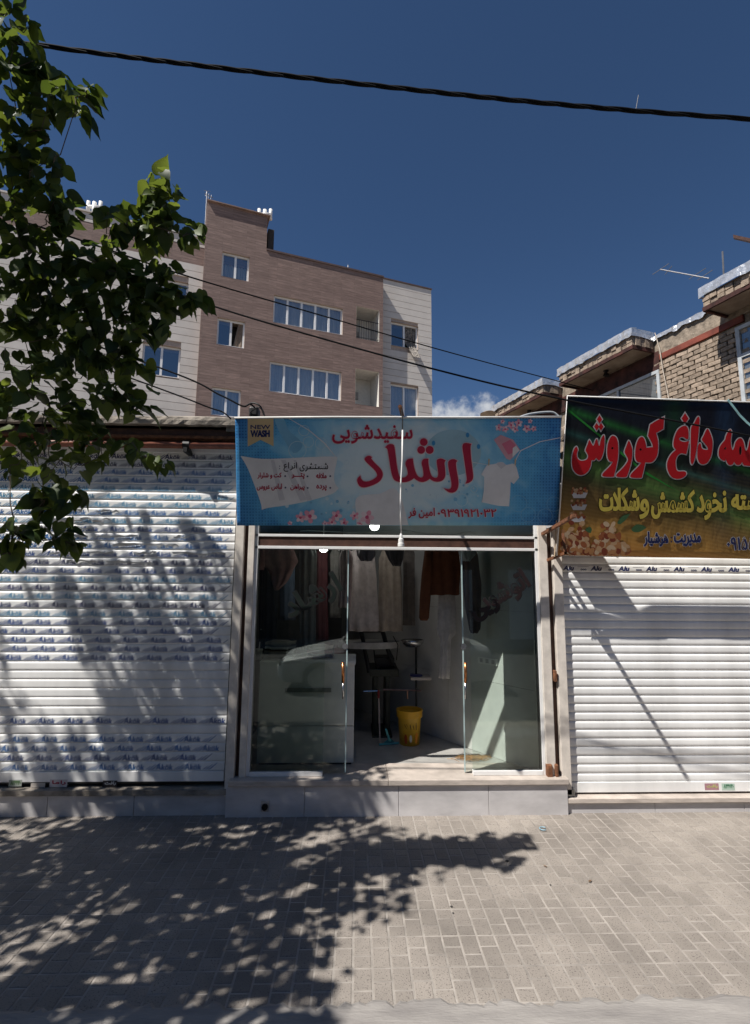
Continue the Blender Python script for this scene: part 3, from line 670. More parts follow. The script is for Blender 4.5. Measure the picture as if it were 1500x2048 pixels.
# the laundry's name
B.text('سفیدشویی', 665, 850, 824.4, 886.5, RED, .0062, .75, PINKH, 1.0)
K = 5.769
name = [[(1295, 185), (1310, 155), (1345, 147), (1400, 158, 1), (1390, 195), (1395, 300), (1410, 430), (1420, 530), (1410, 575), (1375, 605), (1330, 618, 1), (1345, 570), (1335, 480), (1315, 340), (1300, 240)],
        [(1135, 360), (1165, 338), (1205, 335), (1240, 355, 1), (1222, 380), (1230, 460), (1250, 580), (1248, 650), (1225, 700), (1180, 722), (1130, 712), (1080, 670, 1), (1130, 680), (1160, 668), (1168, 630), (1160, 560), (1140, 470), (1130, 400)],
        [(1000, 350), (1025, 330), (1060, 328), (1105, 350, 1), (1090, 375), (1095, 430), (1100, 510), (1085, 560), (1050, 588), (1000, 596), (955, 585), (918, 560, 1), (890, 582), (845, 598), (800, 594), (765, 575), (738, 555, 1), (700, 580), (650, 598), (580, 600), (525, 585), (495, 550), (470, 460), (445, 300), (430, 220), (403, 198, 1), (440, 165), (480, 160), (510, 180), (522, 250), (540, 400), (560, 500), (580, 540), (620, 545), (650, 530), (665, 500), (655, 440), (638, 390), (655, 345), (690, 328), (726, 326, 1), (735, 400), (760, 490), (790, 535), (825, 545), (845, 520), (840, 450), (825, 380), (840, 340), (870, 328), (905, 328, 1), (905, 380), (920, 470), (945, 530), (985, 550), (1010, 535), (1015, 490), (1005, 420)],
        [(168, 330), (190, 303), (225, 295), (255, 312, 1), (248, 330), (290, 380), (350, 440), (378, 495), (370, 550), (330, 600), (250, 640), (160, 662), (110, 645), (85, 600), (85, 560), (120, 522, 1), (130, 560), (160, 588), (210, 590), (270, 565), (312, 525), (290, 470), (230, 410), (180, 360)],
        circ(850, 138, 44, 18), circ(820, 228, 45, 18), circ(918, 228, 46, 18)]
lo = [smooth(z5(p, 700, 860, K)) for p in name]
B.art('lettering_halo', lo, PINKH, .0050, 0, 1.5); B.art('lettering', lo, RED, .0066)
B.text('۰۹۳۹۱۹۲۱۰۳۲', 875.5, 1018.5, 992, 1033, RED, .0060, .5, PINKH, .9); B.text('امین فر', 817, 1016, 869, 1036, RED, .0060, .45, PINKH, .9)
# white hem along the top, stiff side return that shades the right shutter
a, b = B.S(469, 835.5, .002), B.S(1123, 833.5, .002)
MB().tube([a, a.lerp(b, .3) + Vector((0, 0, .004)), a.lerp(b, .7) - Vector((0, 0, .003)), b], .009, 8).build('hem', M_white, B.root, smooth=True)
tr_, br_ = B.S(1122, 834, -.004), B.S(1118, 1051, -.004)
MB().add([tr_, br_, (br_.x - .02, -.03, br_.z), (tr_.x - .0, -.03, tr_.z - .03)], [(0, 1, 2, 3)]).build('side_return', flat('tarp_back', (.55, .55, .56)), B.root).modifiers.new('t', 'SOLIDIFY').thickness = .004

# ---- nut shop banner
B = Banner('shop_banner', (1135, 793), (1700, 812), (1700, 1122), (1114, 1110), 'dark nut shop banner with red lettering over the right shutter', print_mat('nut_banner_print', brown_print, .08))
R_ = flat('print_red', (.55, .012, .02), trans=.15); GREYH = flat('print_grey_halo', (.62, .60, .60), trans=.15); YEL = flat('print_yellow', (.68, .55, .10), trans=.15)
GRN = flat('print_green_ray', (.03, .26, .04), trans=.15)
B.art('light_ray', [[(1137, 818), (1137.5, 823), (1290, 948), (1360, 985), (1290, 942)]], GRN, .002)
def dia(x, y, w_, h_): return [(x - w_, y), (x, y - h_), (x + w_, y), (x, y + h_)]
k1 = lambda p: z5(p, 1130, 810, 7.143); k2 = lambda p: z5(p, 1320, 810, 8.333)
big = [smooth(k1([(150, 600), (165, 598), (178, 640), (165, 700), (175, 760), (220, 795), (280, 790), (315, 765), (325, 720), (300, 670), (290, 640), (320, 560), (345, 500), (380, 560), (405, 580), (430, 510), (455, 485), (470, 560), (490, 580), (505, 500), (545, 430), (560, 470), (555, 620), (520, 750), (480, 790), (440, 755, 1), (410, 790), (375, 790), (365, 860), (330, 940), (270, 990), (210, 1000), (150, 970), (105, 900), (95, 800), (105, 700), (130, 625)])),
       k1(dia(488, 205, 38, 60)), k1(dia(447, 310, 36, 55)), k1(dia(510, 310, 36, 55)),
       smooth(k1([(690, 440), (730, 470), (752, 550), (755, 700), (735, 850), (700, 990), (680, 1025), (545, 1020), (530, 990), (560, 950), (640, 870), (680, 810, 1), (630, 800), (600, 730), (600, 600), (625, 500), (655, 450)])),
       list(reversed(k1(circ(672, 617, 17, 10)))),
       smooth(k1([(905, 510), (935, 560), (955, 640), (950, 760), (925, 880), (890, 990), (860, 1030), (740, 1025), (730, 990), (790, 930), (860, 850), (895, 780), (870, 720), (845, 670), (870, 590)])),
       smooth(k1([(1095, 455), (1130, 490), (1150, 560), (1155, 610, 1), (1250, 600, 1), (1235, 540), (1180, 440, 1), (1210, 280, 1), (1300, 225), (1410, 170, 1), (1400, 340, 1), (1295, 400, 1), (1320, 500), (1325, 620), (1310, 720), (1270, 790), (1220, 820), (1140, 820, 1), (1125, 900), (1100, 1000), (1080, 1040), (945, 1035), (930, 1000), (970, 950), (1040, 880), (1085, 825, 1), (1030, 810), (1000, 760), (998, 660), (1015, 560), (1050, 480)])),
       list(reversed(k1(circ(1075, 635, 17, 10)))),
       smooth(k2([(380, 350), (440, 360), (465, 430), (465, 550), (435, 570), (380, 535), (330, 540), (310, 570), (340, 600), (400, 615), (480, 600, 1), (460, 690), (430, 820, 1), (350, 805), (290, 840), (255, 920), (255, 1010), (270, 1080), (310, 1105), (400, 1105), (430, 1135), (415, 1180), (350, 1220), (270, 1230), (190, 1200), (130, 1110), (110, 1010), (125, 920), (180, 820), (260, 745, 1), (220, 690), (220, 600), (250, 490), (300, 400)])),
       k2(dia(410, 225, 58, 92)),
       smooth(k2([(635, 195), (652, 240), (640, 400), (630, 520), (605, 720), (570, 900), (540, 980), (515, 980), (500, 900), (505, 700), (505, 500), (515, 370), (560, 310), (605, 220)])),
       smooth(k2([(780, 395), (830, 470), (865, 590), (865, 720), (840, 860), (780, 960), (710, 990), (650, 960), (615, 870), (620, 720), (640, 650), (670, 640), (690, 720), (740, 745), (790, 740), (780, 700), (730, 630), (690, 580), (720, 510)])),
       smooth(k2([(1165, 410), (1185, 460), (1170, 600), (1185, 720), (1205, 750), (1230, 700), (1250, 620), (1300, 560), (1350, 560), (1385, 620), (1405, 720), (1430, 760), (1460, 700), (1490, 570), (1560, 480), (1700, 500), (1800, 640), (1820, 900), (1700, 1010), (1430, 1010), (1380, 990), (1358, 945, 1), (1330, 990), (1280, 1000), (1240, 970), (1228, 940, 1), (1200, 990), (1150, 1000), (1110, 960), (1085, 890, 1), (1070, 930), (1010, 905), (970, 840), (975, 740), (1010, 660), (1075, 580), (1090, 520), (1130, 440)])),
       list(reversed(k2([(1085, 690), (1095, 740), (1050, 740)]))), list(reversed(k2(circ(1330, 760, 22, 12, 75))))]
# orientation: bodies one way, counters the other
cnt = {5, 8, 14, 15}; fx = []
for i, p in enumerate(big):
    pos = area(p) > 0; fx.append(p if pos != (i in cnt) else list(reversed(p)))
B.art('lettering_shadow', [[(q[0] + 2.2, q[1] + 2.4) for q in p] for i, p in enumerate(fx) if i not in cnt], flat('print_black', (.004, .004, .004)), .0030, 0, 1.0)
B.art('lettering_halo', fx, GREYH, .0046, 0, 2.0); B.art('lettering', fx, R_, .0064)
BK = flat('print_dark', (.012, .008, .006))
for t, x0, y0, x1, y1 in (('شکلات', 1199, 977, 1277, 1021), ('و', 1280, 999, 1296, 1036), ('کشمش', 1303, 982, 1387, 1036), ('نخود', 1394, 983, 1451, 1038), ('پسته', 1463, 990, 1530, 1034)):
    B.text(t, x0, y0, x1, y1, YEL, .0060, 1.8, BK, 1.1)
for x in (1383.5, 1452): B.art('lettering', [smooth([(x, 1016), (x + 1.5, 1017), (x, 1022), (x - 1.5, 1023), (x - .5, 1019)])], YEL, .006)
B.text('مدیریت', 1348, 1067, 1400, 1092, NAVY, .0058, 1.0, GREYH, .9); B.text('هوشیار', 1288, 1064, 1335, 1092, NAVY, .0058, 1.0, GREYH, .9)
B.art('lettering', [circ(1342, 1075, 1.6, 8), circ(1342, 1083, 1.6, 8)], NAVY, .0058)
B.text('۰۹۱۵۵', 1454, 1075, 1508, 1099, NAVY, .0058, .8, GREYH, .9)
NUT = [flat('print_nut', c, trans=.15) for c in ((.34, .11, .045), (.46, .22, .09), (.56, .36, .20), (.22, .05, .025), (.62, .46, .30))]
for bx0, by in ((1158, 985), (1157, 1009), (1155, 1033)):               # three bowls
    B.art('bowl', [[(bx0 - 16, by), (bx0 + 17, by), (bx0 + 12, by + 11), (bx0 - 11, by + 11)]], GREYH, .0034)
    for k in range(26): B.art('nut', [circ(bx0 + R.uniform(-15, 15), by - R.uniform(-2, 9), R.uniform(2, 3), 7)], R.choice(NUT[:4]), .0038 + k * .00003)
for k in range(330):                                                  # heaps of nuts
    if k < 130: x, y, s_ = R.uniform(1126, 1175), 1110 - abs(R.gauss(0, 28)), 6.5
    else: x = R.gauss(1218, 20); y = 1106 - abs(R.gauss(0, 26)) * max(.25, 1 - abs(x - 1218) / 50); s_ = 7
    if y < 1045 or x > 1262 or x < 1124: continue
    y = min(y, 1104); B.art('nut', [smooth(circ(x, y, s_ * R.uniform(.8, 1.25), 7, s_ * R.uniform(.55, .8), R.uniform(0, 3)), 2)], R.choice(NUT), .0036 + k * .00001)
LEAFP = flat('print_leaf', (.06, .14, .06), trans=.15)
for p in ([(1262, 1058), (1272, 1049), (1284, 1050), (1292, 1055, 1), (1280, 1063), (1268, 1064)], [(1234, 1045), (1244, 1032), (1260, 1027, 1), (1252, 1038), (1240, 1048)], [(1170, 1060), (1178, 1053), (1183, 1058), (1180, 1066)]):
    B.art('printed_leaf', [smooth(p)], LEAFP, .0068)
a, b, c = B.S(1134.5, 792, .002), B.S(1113.5, 1111, .002), B.S(1700, 811, .002)
MB().tube([b, a, c], .007, 6).build('hem', M_white, B.root, smooth=True)
BR_B = B

# ================================================================== apartment block behind
AD = Vector((math.sin(math.radians(71)), math.cos(math.radians(71)), 0)); AN = Vector((AD.y, -AD.x, 0))      # along the wall, outward
AO = PY(600, 700, 19.0)
def A(px, py, off=0.0):
    p = PP(px, py, AO + AN * off, AN); return ((p - AO).dot(AD), p.z)
def AW(u, o, z): return AO + AD * u + AN * o + Vector((0, 0, z - AO.z))
AP = empty('apartment_block', AW(0, -2, 0), 'four storey apartment block with brown clad middle and cream panelled ends', 'building')
def clad(name, dark, lite, mort, bw=1.1, bh=.14):
    m = bpy.data.materials.new(name); m.use_nodes = True; t = m.node_tree; n = t.nodes; l = t.links; b = n['Principled BSDF']; b.inputs['Roughness'].default_value = .75
    g = n.new('ShaderNodeNewGeometry'); s = n.new('ShaderNodeSeparateXYZ'); l.new(g.outputs['Position'], s.inputs[0])
    c = n.new('ShaderNodeCombineXYZ'); l.new(math_node(n, l, 'ADD', math_node(n, l, 'MULTIPLY', s.outputs[0], AD.x), math_node(n, l, 'MULTIPLY', s.outputs[1], AD.y)), c.inputs[0]); l.new(s.outputs[2], c.inputs[1])
    br = n.new('ShaderNodeTexBrick'); br.inputs['Scale'].default_value = 1; br.inputs['Brick Width'].default_value = bw; br.inputs['Row Height'].default_value = bh; br.inputs['Mortar Size'].default_value = .006; br.inputs['Bias'].default_value = -.1
    br.inputs['Color1'].default_value = (*dark, 1); br.inputs['Color2'].default_value = (*lite, 1); br.inputs['Mortar'].default_value = (*mort, 1); br.offset = .37; l.new(c.outputs[0], br.inputs['Vector'])
    nz_ = n.new('ShaderNodeTexNoise'); nz_.inputs['Scale'].default_value = 1; nz_.inputs['Detail'].default_value = 8; nz_.inputs['Roughness'].default_value = .7; mp_ = n.new('ShaderNodeMapping'); mp_.inputs['Scale'].default_value = (1.6, 16, 1); l.new(c.outputs[0], mp_.inputs[0]); l.new(mp_.outputs[0], nz_.inputs[0])
    rp = ramp_node(n, [(.3, (.62, .6, .6)), (.55, (1, 1, 1)), (.72, (1.55, 1.5, 1.5))]); l.new(nz_.outputs[0], rp.inputs[0])
    q = n.new('ShaderNodeMix'); q.data_type = 'RGBA'; q.blend_type = 'MULTIPLY'; q.inputs[0].default_value = 1; l.new(br.outputs[0], q.inputs[6]); l.new(rp.outputs[0], q.inputs[7]); l.new(q.outputs[2], b.inputs[0])
    return m
M_clad = clad('brown_cladding', (.215, .145, .122), (.275, .19, .16), (.15, .10, .085))
M_board = mat('cream_board', (.62, .575, .53), .7, .05, 1.5, rnd=.05)
M_agl = glass('apartment_glass', (.75, .78, .78), refl=.40)
M_cur = mat('net_curtain', (.75, .74, .73), .9, .12, 6, stretch=(6, 6, .3))
M_room = mat('dark_room', (.05, .045, .04), .9, .1)
M_upvc = mat('upvc_frame', (.82, .82, .82), .4, .03)
M_rev = mat('reveal_stone', (.42, .34, .29), .7, .08)
def wall_holes(mb, u0, u1, z0, z1, holes, off):
    us = sorted({u0, u1} | {h[i] for h in holes for i in (0, 1) if u0 < h[i] < u1}); zs_ = sorted({z0, z1} | {h[i] for h in holes for i in (2, 3) if z0 < h[i] < z1})
    for a, b in zip(us, us[1:]):
        for c, d in zip(zs_, zs_[1:]):
            um, zm = (a + b) / 2, (c + d) / 2
            if any(h[0] < um < h[1] and h[2] < zm < h[3] for h in holes): continue
            mb.quad(AW(a, off, c), AW(b, off, c), AW(b, off, d), AW(a, off, d))
def rect(TL, BR, off=0.0):
    a, b = A(*TL, off), A(*BR, off)
    return (a[0], b[0], b[1], a[1])
def window(r_, off, n, opened=None, label=None, dep=.16, curtain=True):
    u0, u1, z0, z1 = r_
    o = MB().quad(AW(u0, off - dep - .5, z0), AW(u1, off - dep - .5, z0), AW(u1, off - dep - .5, z1), AW(u0, off - dep - .5, z1)).build('window', M_room, AP, label=label)
    mb = MB()
    for (a, b, c, d) in ((u0, z0, u0, z1), (u0, z1, u1, z1), (u1, z1, u1, z0), (u1, z0, u0, z0)):
        mb.quad(AW(a, off + .003, b), AW(c, off + .003, d), AW(c, off - dep - .5, d), AW(a, off - dep - .5, b))
    child(mb.build('reveal', M_rev), o)
    bar = .075; fo = off - dep
    fr = lambda a, b, c: AW(a, b, c)
    mb = MB(); mb.box(u0, u1, fo - .04, fo + .04, z0, z0 + bar, fr).box(u0, u1, fo - .04, fo + .04, z1 - bar, z1, fr).box(u0, u0 + bar, fo - .038, fo + .038, z0 + bar, z1 - bar, fr).box(u1 - bar, u1, fo - .038, fo + .038, z0 + bar, z1 - bar, fr)
    for k in range(1, n): um = u0 + (u1 - u0) * k / n; mb.box(um - bar * .65, um + bar * .65, fo - .036, fo + .045, z0 + bar, z1 - bar, fr)
    child(mb.build('frame', M_upvc), o)
    for k in range(n):
        if opened == k: continue
        a, b = u0 + (u1 - u0) * k / n, u0 + (u1 - u0) * (k + 1) / n
        child(MB().quad(AW(a + .03, fo, z0 + .03), AW(b - .03, fo, z0 + .03), AW(b - .03, fo, z1 - .03), AW(a + .03, fo, z1 - .03)).build('pane', M_agl), o)
    if curtain:
        mb = MB(); k = 40; a0 = u0 if opened != 0 else (u0 + u1) / 2
        pts = [(u0 + (u1 - u0) * i / k, fo - .2 + .04 * math.sin(i * 1.3) + .02 * math.sin(i * 3.1)) for i in range(k + 1)]
        mb.add([AW(a, b, z0) for a, b in pts] + [AW(a, b, z1) for a, b in pts], [(i, i + 1, k + 2 + i, k + 1 + i) for i in range(k)])
        child(mb.build('curtain', M_cur), o)
    return o
OB, OL = 0.0, -.45                                  # brown bay stands proud of the cream ends
wins = [rect((445, 502), (497, 563)), rect((435.5, 634), (488, 697)), rect((424, 773), (479.5, 836)), rect((548, 589), (685, 670)), rect((540, 721.5), (682, 802))]
bal = [rect((713, 612), (758, 684)), rect((711, 737), (757.5, 814))]
uL = A(398, 700)[0]; uS = A(766, 650)[0]; uT = A(534, 470)[0]
zR = A(640, 526)[1]; zT = A(470, 416)[1]; zTs = zT + .55; zbot = 2.5
mb = MB(); wall_holes(mb, uL, uS, zbot, zR, wins + bal, OB); wall_holes(mb, uL, uT, zR, zT, [h for h in wins if h[3] > zR], OB)
for (a, b, c, d) in ((uL, zbot, uL, zT), (uS, zbot, uS, zR), (uT, zR, uT, zT)): mb.quad(AW(a, OB, b), AW(a, OB - .9, b), AW(a, OB - .9, d), AW(a, OB, d))
mb.quad(AW(uT, OB, zR), AW(uS, OB, zR), AW(uS, -8, zR), AW(uT, -8, zR)); mb.build('brown_wall', M_clad, AP)
zTop = A(470, 403)[1]
MB().box(uL - .02, uT + .12, -4, .12, zT - .02, A(440, 409)[1] + .05, AW).build('tower_parapet', M_clad, AP)
MB().box(uL + .1, uT - .1, -5, -.25, zR - 1, zT - .03, AW).build('tower', M_clad, AP)
MB().box(uT, uS + .02, -.15, .05, zR - .0, zR + .09, AW).build('roof_coping', mat('coping_metal', (.12, .08, .07), .5), AP)
MB().box(uT + .125, uT + .42, -1.2, -.5, zR + .0, zR + 1.55, AW).build('chimney', mat('dark_brick', (.07, .06, .055), .9), AP)
for i, (r_, n_) in enumerate(zip(wins, (2, 2, 2, 5, 5))): window(r_, OB, n_, opened=1 if i == 1 else None, label='small window with its right sash open' if i == 1 else None, curtain=(i != 1))
c0 = wins[1]; mb = MB()                              # brown curtain blown aside in the open sash
pts = [((c0[0] + c0[1]) / 2 + .1 + i * .085, -.2 + .03 * math.sin(i * 2)) for i in range(9)]
mb.add([AW(a + .02, b, c0[2]) for a, b in pts] + [AW((c0[0] + c0[1]) / 2 + .35 + (a - pts[0][0]) * .6, b, c0[3]) for a, b in pts], [(i, i + 1, 10 + i, 9 + i) for i in range(8)])
mb.build('brown_curtain', mat('brown_cloth', (.22, .17, .13), .9), AP)
M_bw = mat('balcony_plaster', (.66, .63, .58), .8, .06)
for i, r_ in enumerate(bal):
    u0, u1, z0, z1 = r_; d = 1.25
    mb = MB()
    for (a, b, c, e) in ((u0, z0, u0, z1), (u0, z1, u1, z1), (u1, z1, u1, z0), (u1, z0, u0, z0)): mb.quad(AW(a, .004, b), AW(c, .004, e), AW(c, -d, e), AW(a, -d, b))
    mb.quad(AW(u0, -d, z0), AW(u1, -d, z0), AW(u1, -d, z1), AW(u0, -d, z1)); o = mb.build('balcony', M_bw, AP)
    child(MB().box(u0 + .3, u0 + .58, -d + .01, -d + .06, z1 - 1.15, z1 - .75, AW).build('vent_grille', mat('vent_grey', (.35, .33, .31), .7)), o)
    if i == 0:
        mb = MB(); z2 = z0 + 1.05
        for k in range(10): uu = u0 + .05 + (u1 - u0 - .1) * k / 9; mb.tube([AW(uu, -.06, z0), AW(uu, -.06, z2)], .014, 6)
        mb.tube([AW(u0, -.06, z2), AW(u1, -.06, z2)], .022, 6).tube([AW(u0, -.06, z0 + .1), AW(u1, -.06, z0 + .1)], .016, 6); child(mb.build('railing', mat('dark_railing', (.03, .025, .03), .5)), o)
# cream ends built of single boards
def boards(u0, u1, z0, z1, holes, off, h=.36, parent=AP):
    z = z1 - h
    while z > z0 - h:
        a_, b_ = max(z, z0) + .012, z + h - .008
        segs = [(u0, u1)]
        for H in holes:
            if H[2] < b_ and H[3] > a_:
                ns = []
                for s in segs:
                    if H[0] > s[0]: ns.append((s[0], min(s[1], H[0])))
                    if H[1] < s[1]: ns.append((max(s[0], H[1]), s[1]))
                segs = [s for s in ns if s[1] - s[0] > .02]
        for s in segs: MB().box(s[0], s[1], off - .05, off, a_, b_, AW).build('siding_board', M_board, parent)
        z -= h
uE = A(862.5, 600, OL)[0]; zE = A(815, 569, OL)[1]
wr = [rect((782, 642), (836.5, 700), OL), rect((781, 766), (837, 838), OL)]
def bump_hole(r_, z1=None): return (r_[0] - .01, r_[1] + .01, r_[2] - .01, r_[3] + .01)
boards(uS + .005, uE, 4, zE, wr, OL)
uW = A(-700, 500, OL)[0]; zW = A(280, 449, OL)[1]
wl = [rect((286.5, 684), (358, 757), OL), rect((325, 556), (374, 612), OL)]
zB0, zB1 = A(410, 533, OL)[1], A(410, 497, OL)[1]
boards(uW, uL - .005, 3, zB0, wl, OL); boards(uW, uL - .005, zB1, zW, [], OL, .3)
mb = MB(); wall_holes(mb, uW, uL - .005, zB0, zB1, [], OL - .01); mb.build('brown_band', M_clad, AP)
hl = [(h[0] - .001, h[1] + .001, h[2] - .001, h[3] + .001) for h in wr + wl]
mb = MB(); wall_holes(mb, uS, uE, 0, zE - .03, hl, OL - .055); mb.build('end_wall', M_rev, AP)
mb = MB(); wall_holes(mb, uW, uL, 0, zW - .03, hl, OL - .055); mb.quad(AW(uW, OL - .055, zW - .03), AW(uW, -9, zW - .03), AW(uW, -9, 0), AW(uW, OL - .055, 0)); mb.build('end_wall', M_rev, AP)
MB().box(uW, uE, -9, -1.3, 0, zR - .5, AW).build('core', M_room, AP)
MB().box(uS, uE + .03, OL - .2, OL + .05, zE + .0, zE + .07, AW).build('roof_coping', mat('coping_metal', (.12, .08, .07), .5), AP)
MB().box(uW, uL, -4, OL + .06, zW + .001, zW + .08, AW).build('roof_coping', M_board, AP)
o = window(wr[0], OL, 2, opened=1, label='window with a patterned curtain hanging out', curtain=False)
window(wr[1], OL, 2); window(wl[0], OL, 2, curtain=False); window(wl[1], OL, 2, curtain=False)
c0 = wr[0]; um = (c0[0] + c0[1]) / 2; mb = MB(); k = 14                  # dark patterned curtain, blown out of the open half
gr = []
for j in range(9):
    t = j / 8; z = c0[3] - .1 - t * (c0[3] - c0[2] + .55) * (1 if True else 1)
    gr.append([AW(um + .06 + (c0[1] - um - .12) * ((i / k) * (1 - .62 * max(0, t - .35)) + .5 * max(0, t - .35)), OL - .2 + .05 * math.sin(i * 1.7 + j * .3) + 1.25 * max(0, t - .5), z) for i in range(k + 1)])
for a, b in zip(gr, gr[1:]):
    for i in range(k): mb.quad(a[i], a[i + 1], b[i + 1], b[i])
mb.build('blown_curtain', mat('patterned_cloth', (.30, .27, .24), .9, .4, 9, col2=(.02, .02, .022)), AP, smooth=True)
# roof things
def cowl(px, py, off, s, label):
    p = PP(px, py, AO + AN * off, AN); o = empty('vent_cowl', p, label, 'vent', 'metal vents on the apartment roof')
    mb = MB().tube([p, p + Vector((0, 0, .95 * s))], .13 * s, 12); mb.tube([p + Vector((-.38 * s, 0, .62 * s)), p + Vector((.38 * s, 0, .62 * s))], .12 * s, 12)
    mb.build('flue', M_white, o, smooth=True)
    for sx in (-1, 1): MB().tube([p + Vector((sx * .38 * s, 0, .25 * s)), p + Vector((sx * .38 * s, 0, 1.0 * s))], .115 * s, 12).build('branch_tube', M_white, o, smooth=True)
cowl(187, 432, -2, .75, 'white H-shaped metal vent on the far left roof edge of the apartments')
cowl(529, 446, -.5, .75, 'white H-shaped metal vent beside the brown tower of the apartments')
M_gal = mat('grey_metal', (.22, .22, .23), .5, .1, metal=.6)
def antenna(root_pt, pts, elems, name_label, r_=.015):
    o = empty('television_antenna', root_pt, name_label, 'antenna')
    MB().tube(pts[0], r_, 6).build('mast', M_gal, o)
    MB().tube(pts[1], r_ * .8, 6).build('boom', M_gal, o)
    for a, b in elems: MB().tube([a, b], r_ * .45, 5).build('element', M_gal, o)
p = lambda x, y: PP(x, y, AO + AN * -.3, AN)
antenna(p(409, 475), ([p(409, 475), p(414, 383)], [p(409, 387), p(426, 396)]), [(p(408, 381), p(421, 383)), (p(413, 384), p(411, 392)), (p(418, 387), p(416, 397)), (p(423, 390), p(421, 400))], 'thin television antenna on the left corner of the brown tower', .022)
MB().tube([p(696, 541), p(696, 530)], .02, 6).build('roof_spike', M_white, AP)

# ================================================================== brick house on the right
BD = Vector((math.sin(math.radians(-18.5)), math.cos(math.radians(-18.5)), 0)); BN = Vector((-BD.y, BD.x, 0))    # along the wall (away), outward
BO = PY(1260.6, 656, 3.13) - BN * .5                  # a point of the wall plane
def Bp(px, py, off=0.0):
    p = PP(px, py, BO + BN * off, BN); return ((p - BO).dot(BD), p.z)
def BW(s, o, z): return BO + BD * s + BN * o + Vector((0, 0, z - BO.z))
BH = empty('brick_house', BW(0, -1, 0), 'old upper storey of brown brick with foil edged window canopies above the right banner', 'building')
M_foil = mat('foil_flashing', (.74, .75, .77), .28, .14, 12, .9, 26, metal=.62)
M_brk = mat('tan_brick', (.345, .27, .205), .9, .2, 16, .6, 60, rnd=.16)
M_mort = mat('grey_mortar', (.27, .225, .175), .95, .2, 30, .5, 80)
M_sof = mat('stained_plaster', (.40, .33, .26), .9, .22, 2.2, .3, 40, col2=(.22, .16, .12))
M_redb = mat('oxide_beam', (.22, .055, .035), .7, .25, 5, .2)
M_mar = mat('maroon_paint', (.075, .025, .02), .8, .4, 5, .3)
zTc = Bp(1260.6, 656, .5)[1]
def canopy(s0, s1):
    zt_ = zTc; zf = zt_ - .155; zb_ = zt_ - .33; P_ = .5
    c = MB().box(s0, s1, -.1, P_ - .05, zb_ + .0, zf + .05, BW).build('canopy', M_sof, BH)
    # rough brick fringe under the foil
    mb = MB(); n_ = max(8, int((s1 - s0) / .11))
    for i in range(n_):
        a, b = s0 + (s1 - s0) * i / n_, s0 + (s1 - s0) * (i + 1) / n_
        for j in range(2): z_ = zb_ + .03 + j * .075; mb.box(a + .006 * R.random(), b - .006, P_ - .07, P_ - R.uniform(.0, .04), z_ + R.uniform(-.012, .012), z_ + .06 + R.uniform(0, .015), BW)
    for i in range(4):
        for e in (s0, s1): mb.box(e - .03 + R.uniform(0, .02), e + .03 - R.uniform(0, .02), P_ - .07 - (i + 1) * .105, P_ - .075 - i * .105, zb_ + .03, zf + .0, BW)
    child(mb.build('brick_fringe', M_brk, kind='stuff'), c)
    mb = MB(); n_ = 26; up = []
    for i in range(n_ + 1):
        s = s0 - .03 + (s1 - s0 + .06) * i / n_; w_ = R.uniform(-.012, .012)
        up.append([BW(s, P_ - .12, zt_ + .015), BW(s, P_ + .015 + w_ * .5, zt_ + R.uniform(-.006, .006)), BW(s, P_ + .02 + w_, zt_ - .075), BW(s, P_ + .012 + R.uniform(0, .02), zf + R.uniform(-.012, .025))])
    for a, b in zip(up, up[1:]):
        for j in range(3): mb.quad(a[j], b[j], b[j + 1], a[j + 1])
    for e in (up[0], up[-1]):
        s = s0 - .03 if e is up[0] else s1 + .03; prev = e
        for k in range(1, 6):
            o_ = P_ - .1 * k; w_ = R.uniform(-.01, .01); sg = -1 if e is up[0] else 1
            cur = [BW(s - sg * .1, o_, zt_ + .015), BW(s + sg * w_, o_, zt_), BW(s + sg * w_, o_, zt_ - .07), BW(s + sg * R.uniform(0, .015), o_, zf + R.uniform(-.01, .03))]
            for j in range(3): mb.quad(prev[j], cur[j], cur[j + 1], prev[j + 1])
            prev = cur
    child(mb.build('foil_flashing', M_foil), c)
    child(MB().box(s0 - .012, s1 + .012, P_ - .045, P_ - .01, zb_ - .035, zb_ + .03, BW).box(s0 - .015, s0 + .02, 0, P_ - .046, zb_ - .035, zb_ + .03, BW).box(s1 - .02, s1 + .015, 0, P_ - .046, zb_ - .035, zb_ + .03, BW).build('edge_angle', M_mar), c)
    return c, zb_
s_of = lambda x, y: Bp(x, y, .5)[0]
can = [canopy(s_of(1492.8, 513.8) - 2.2, s_of(1401, 569.6)), canopy(s_of(1260.6, 656), s_of(1116.6, 738.8)), canopy(s_of(1084, 758.6), s_of(984.5, 816.2))]
for (c, zb_), (px, py) in zip(can[1:], ((1212, 741), (1058, 821))):
    q = PZ(px, py, zb_); mb = MB().lathe(q, [(.05, 0), (.05, -.02), (.025, -.035), (.02, -.07)], 12)
    for a in (-1, 0, 1): mb.lathe(q + Vector((a * .035, .01 * a, -.05)), [(.012, 0), (.032, -.055), (.034, -.06), (.02, -.055)], 10)
    child(mb.build('ceiling_lamp', M_black), c)
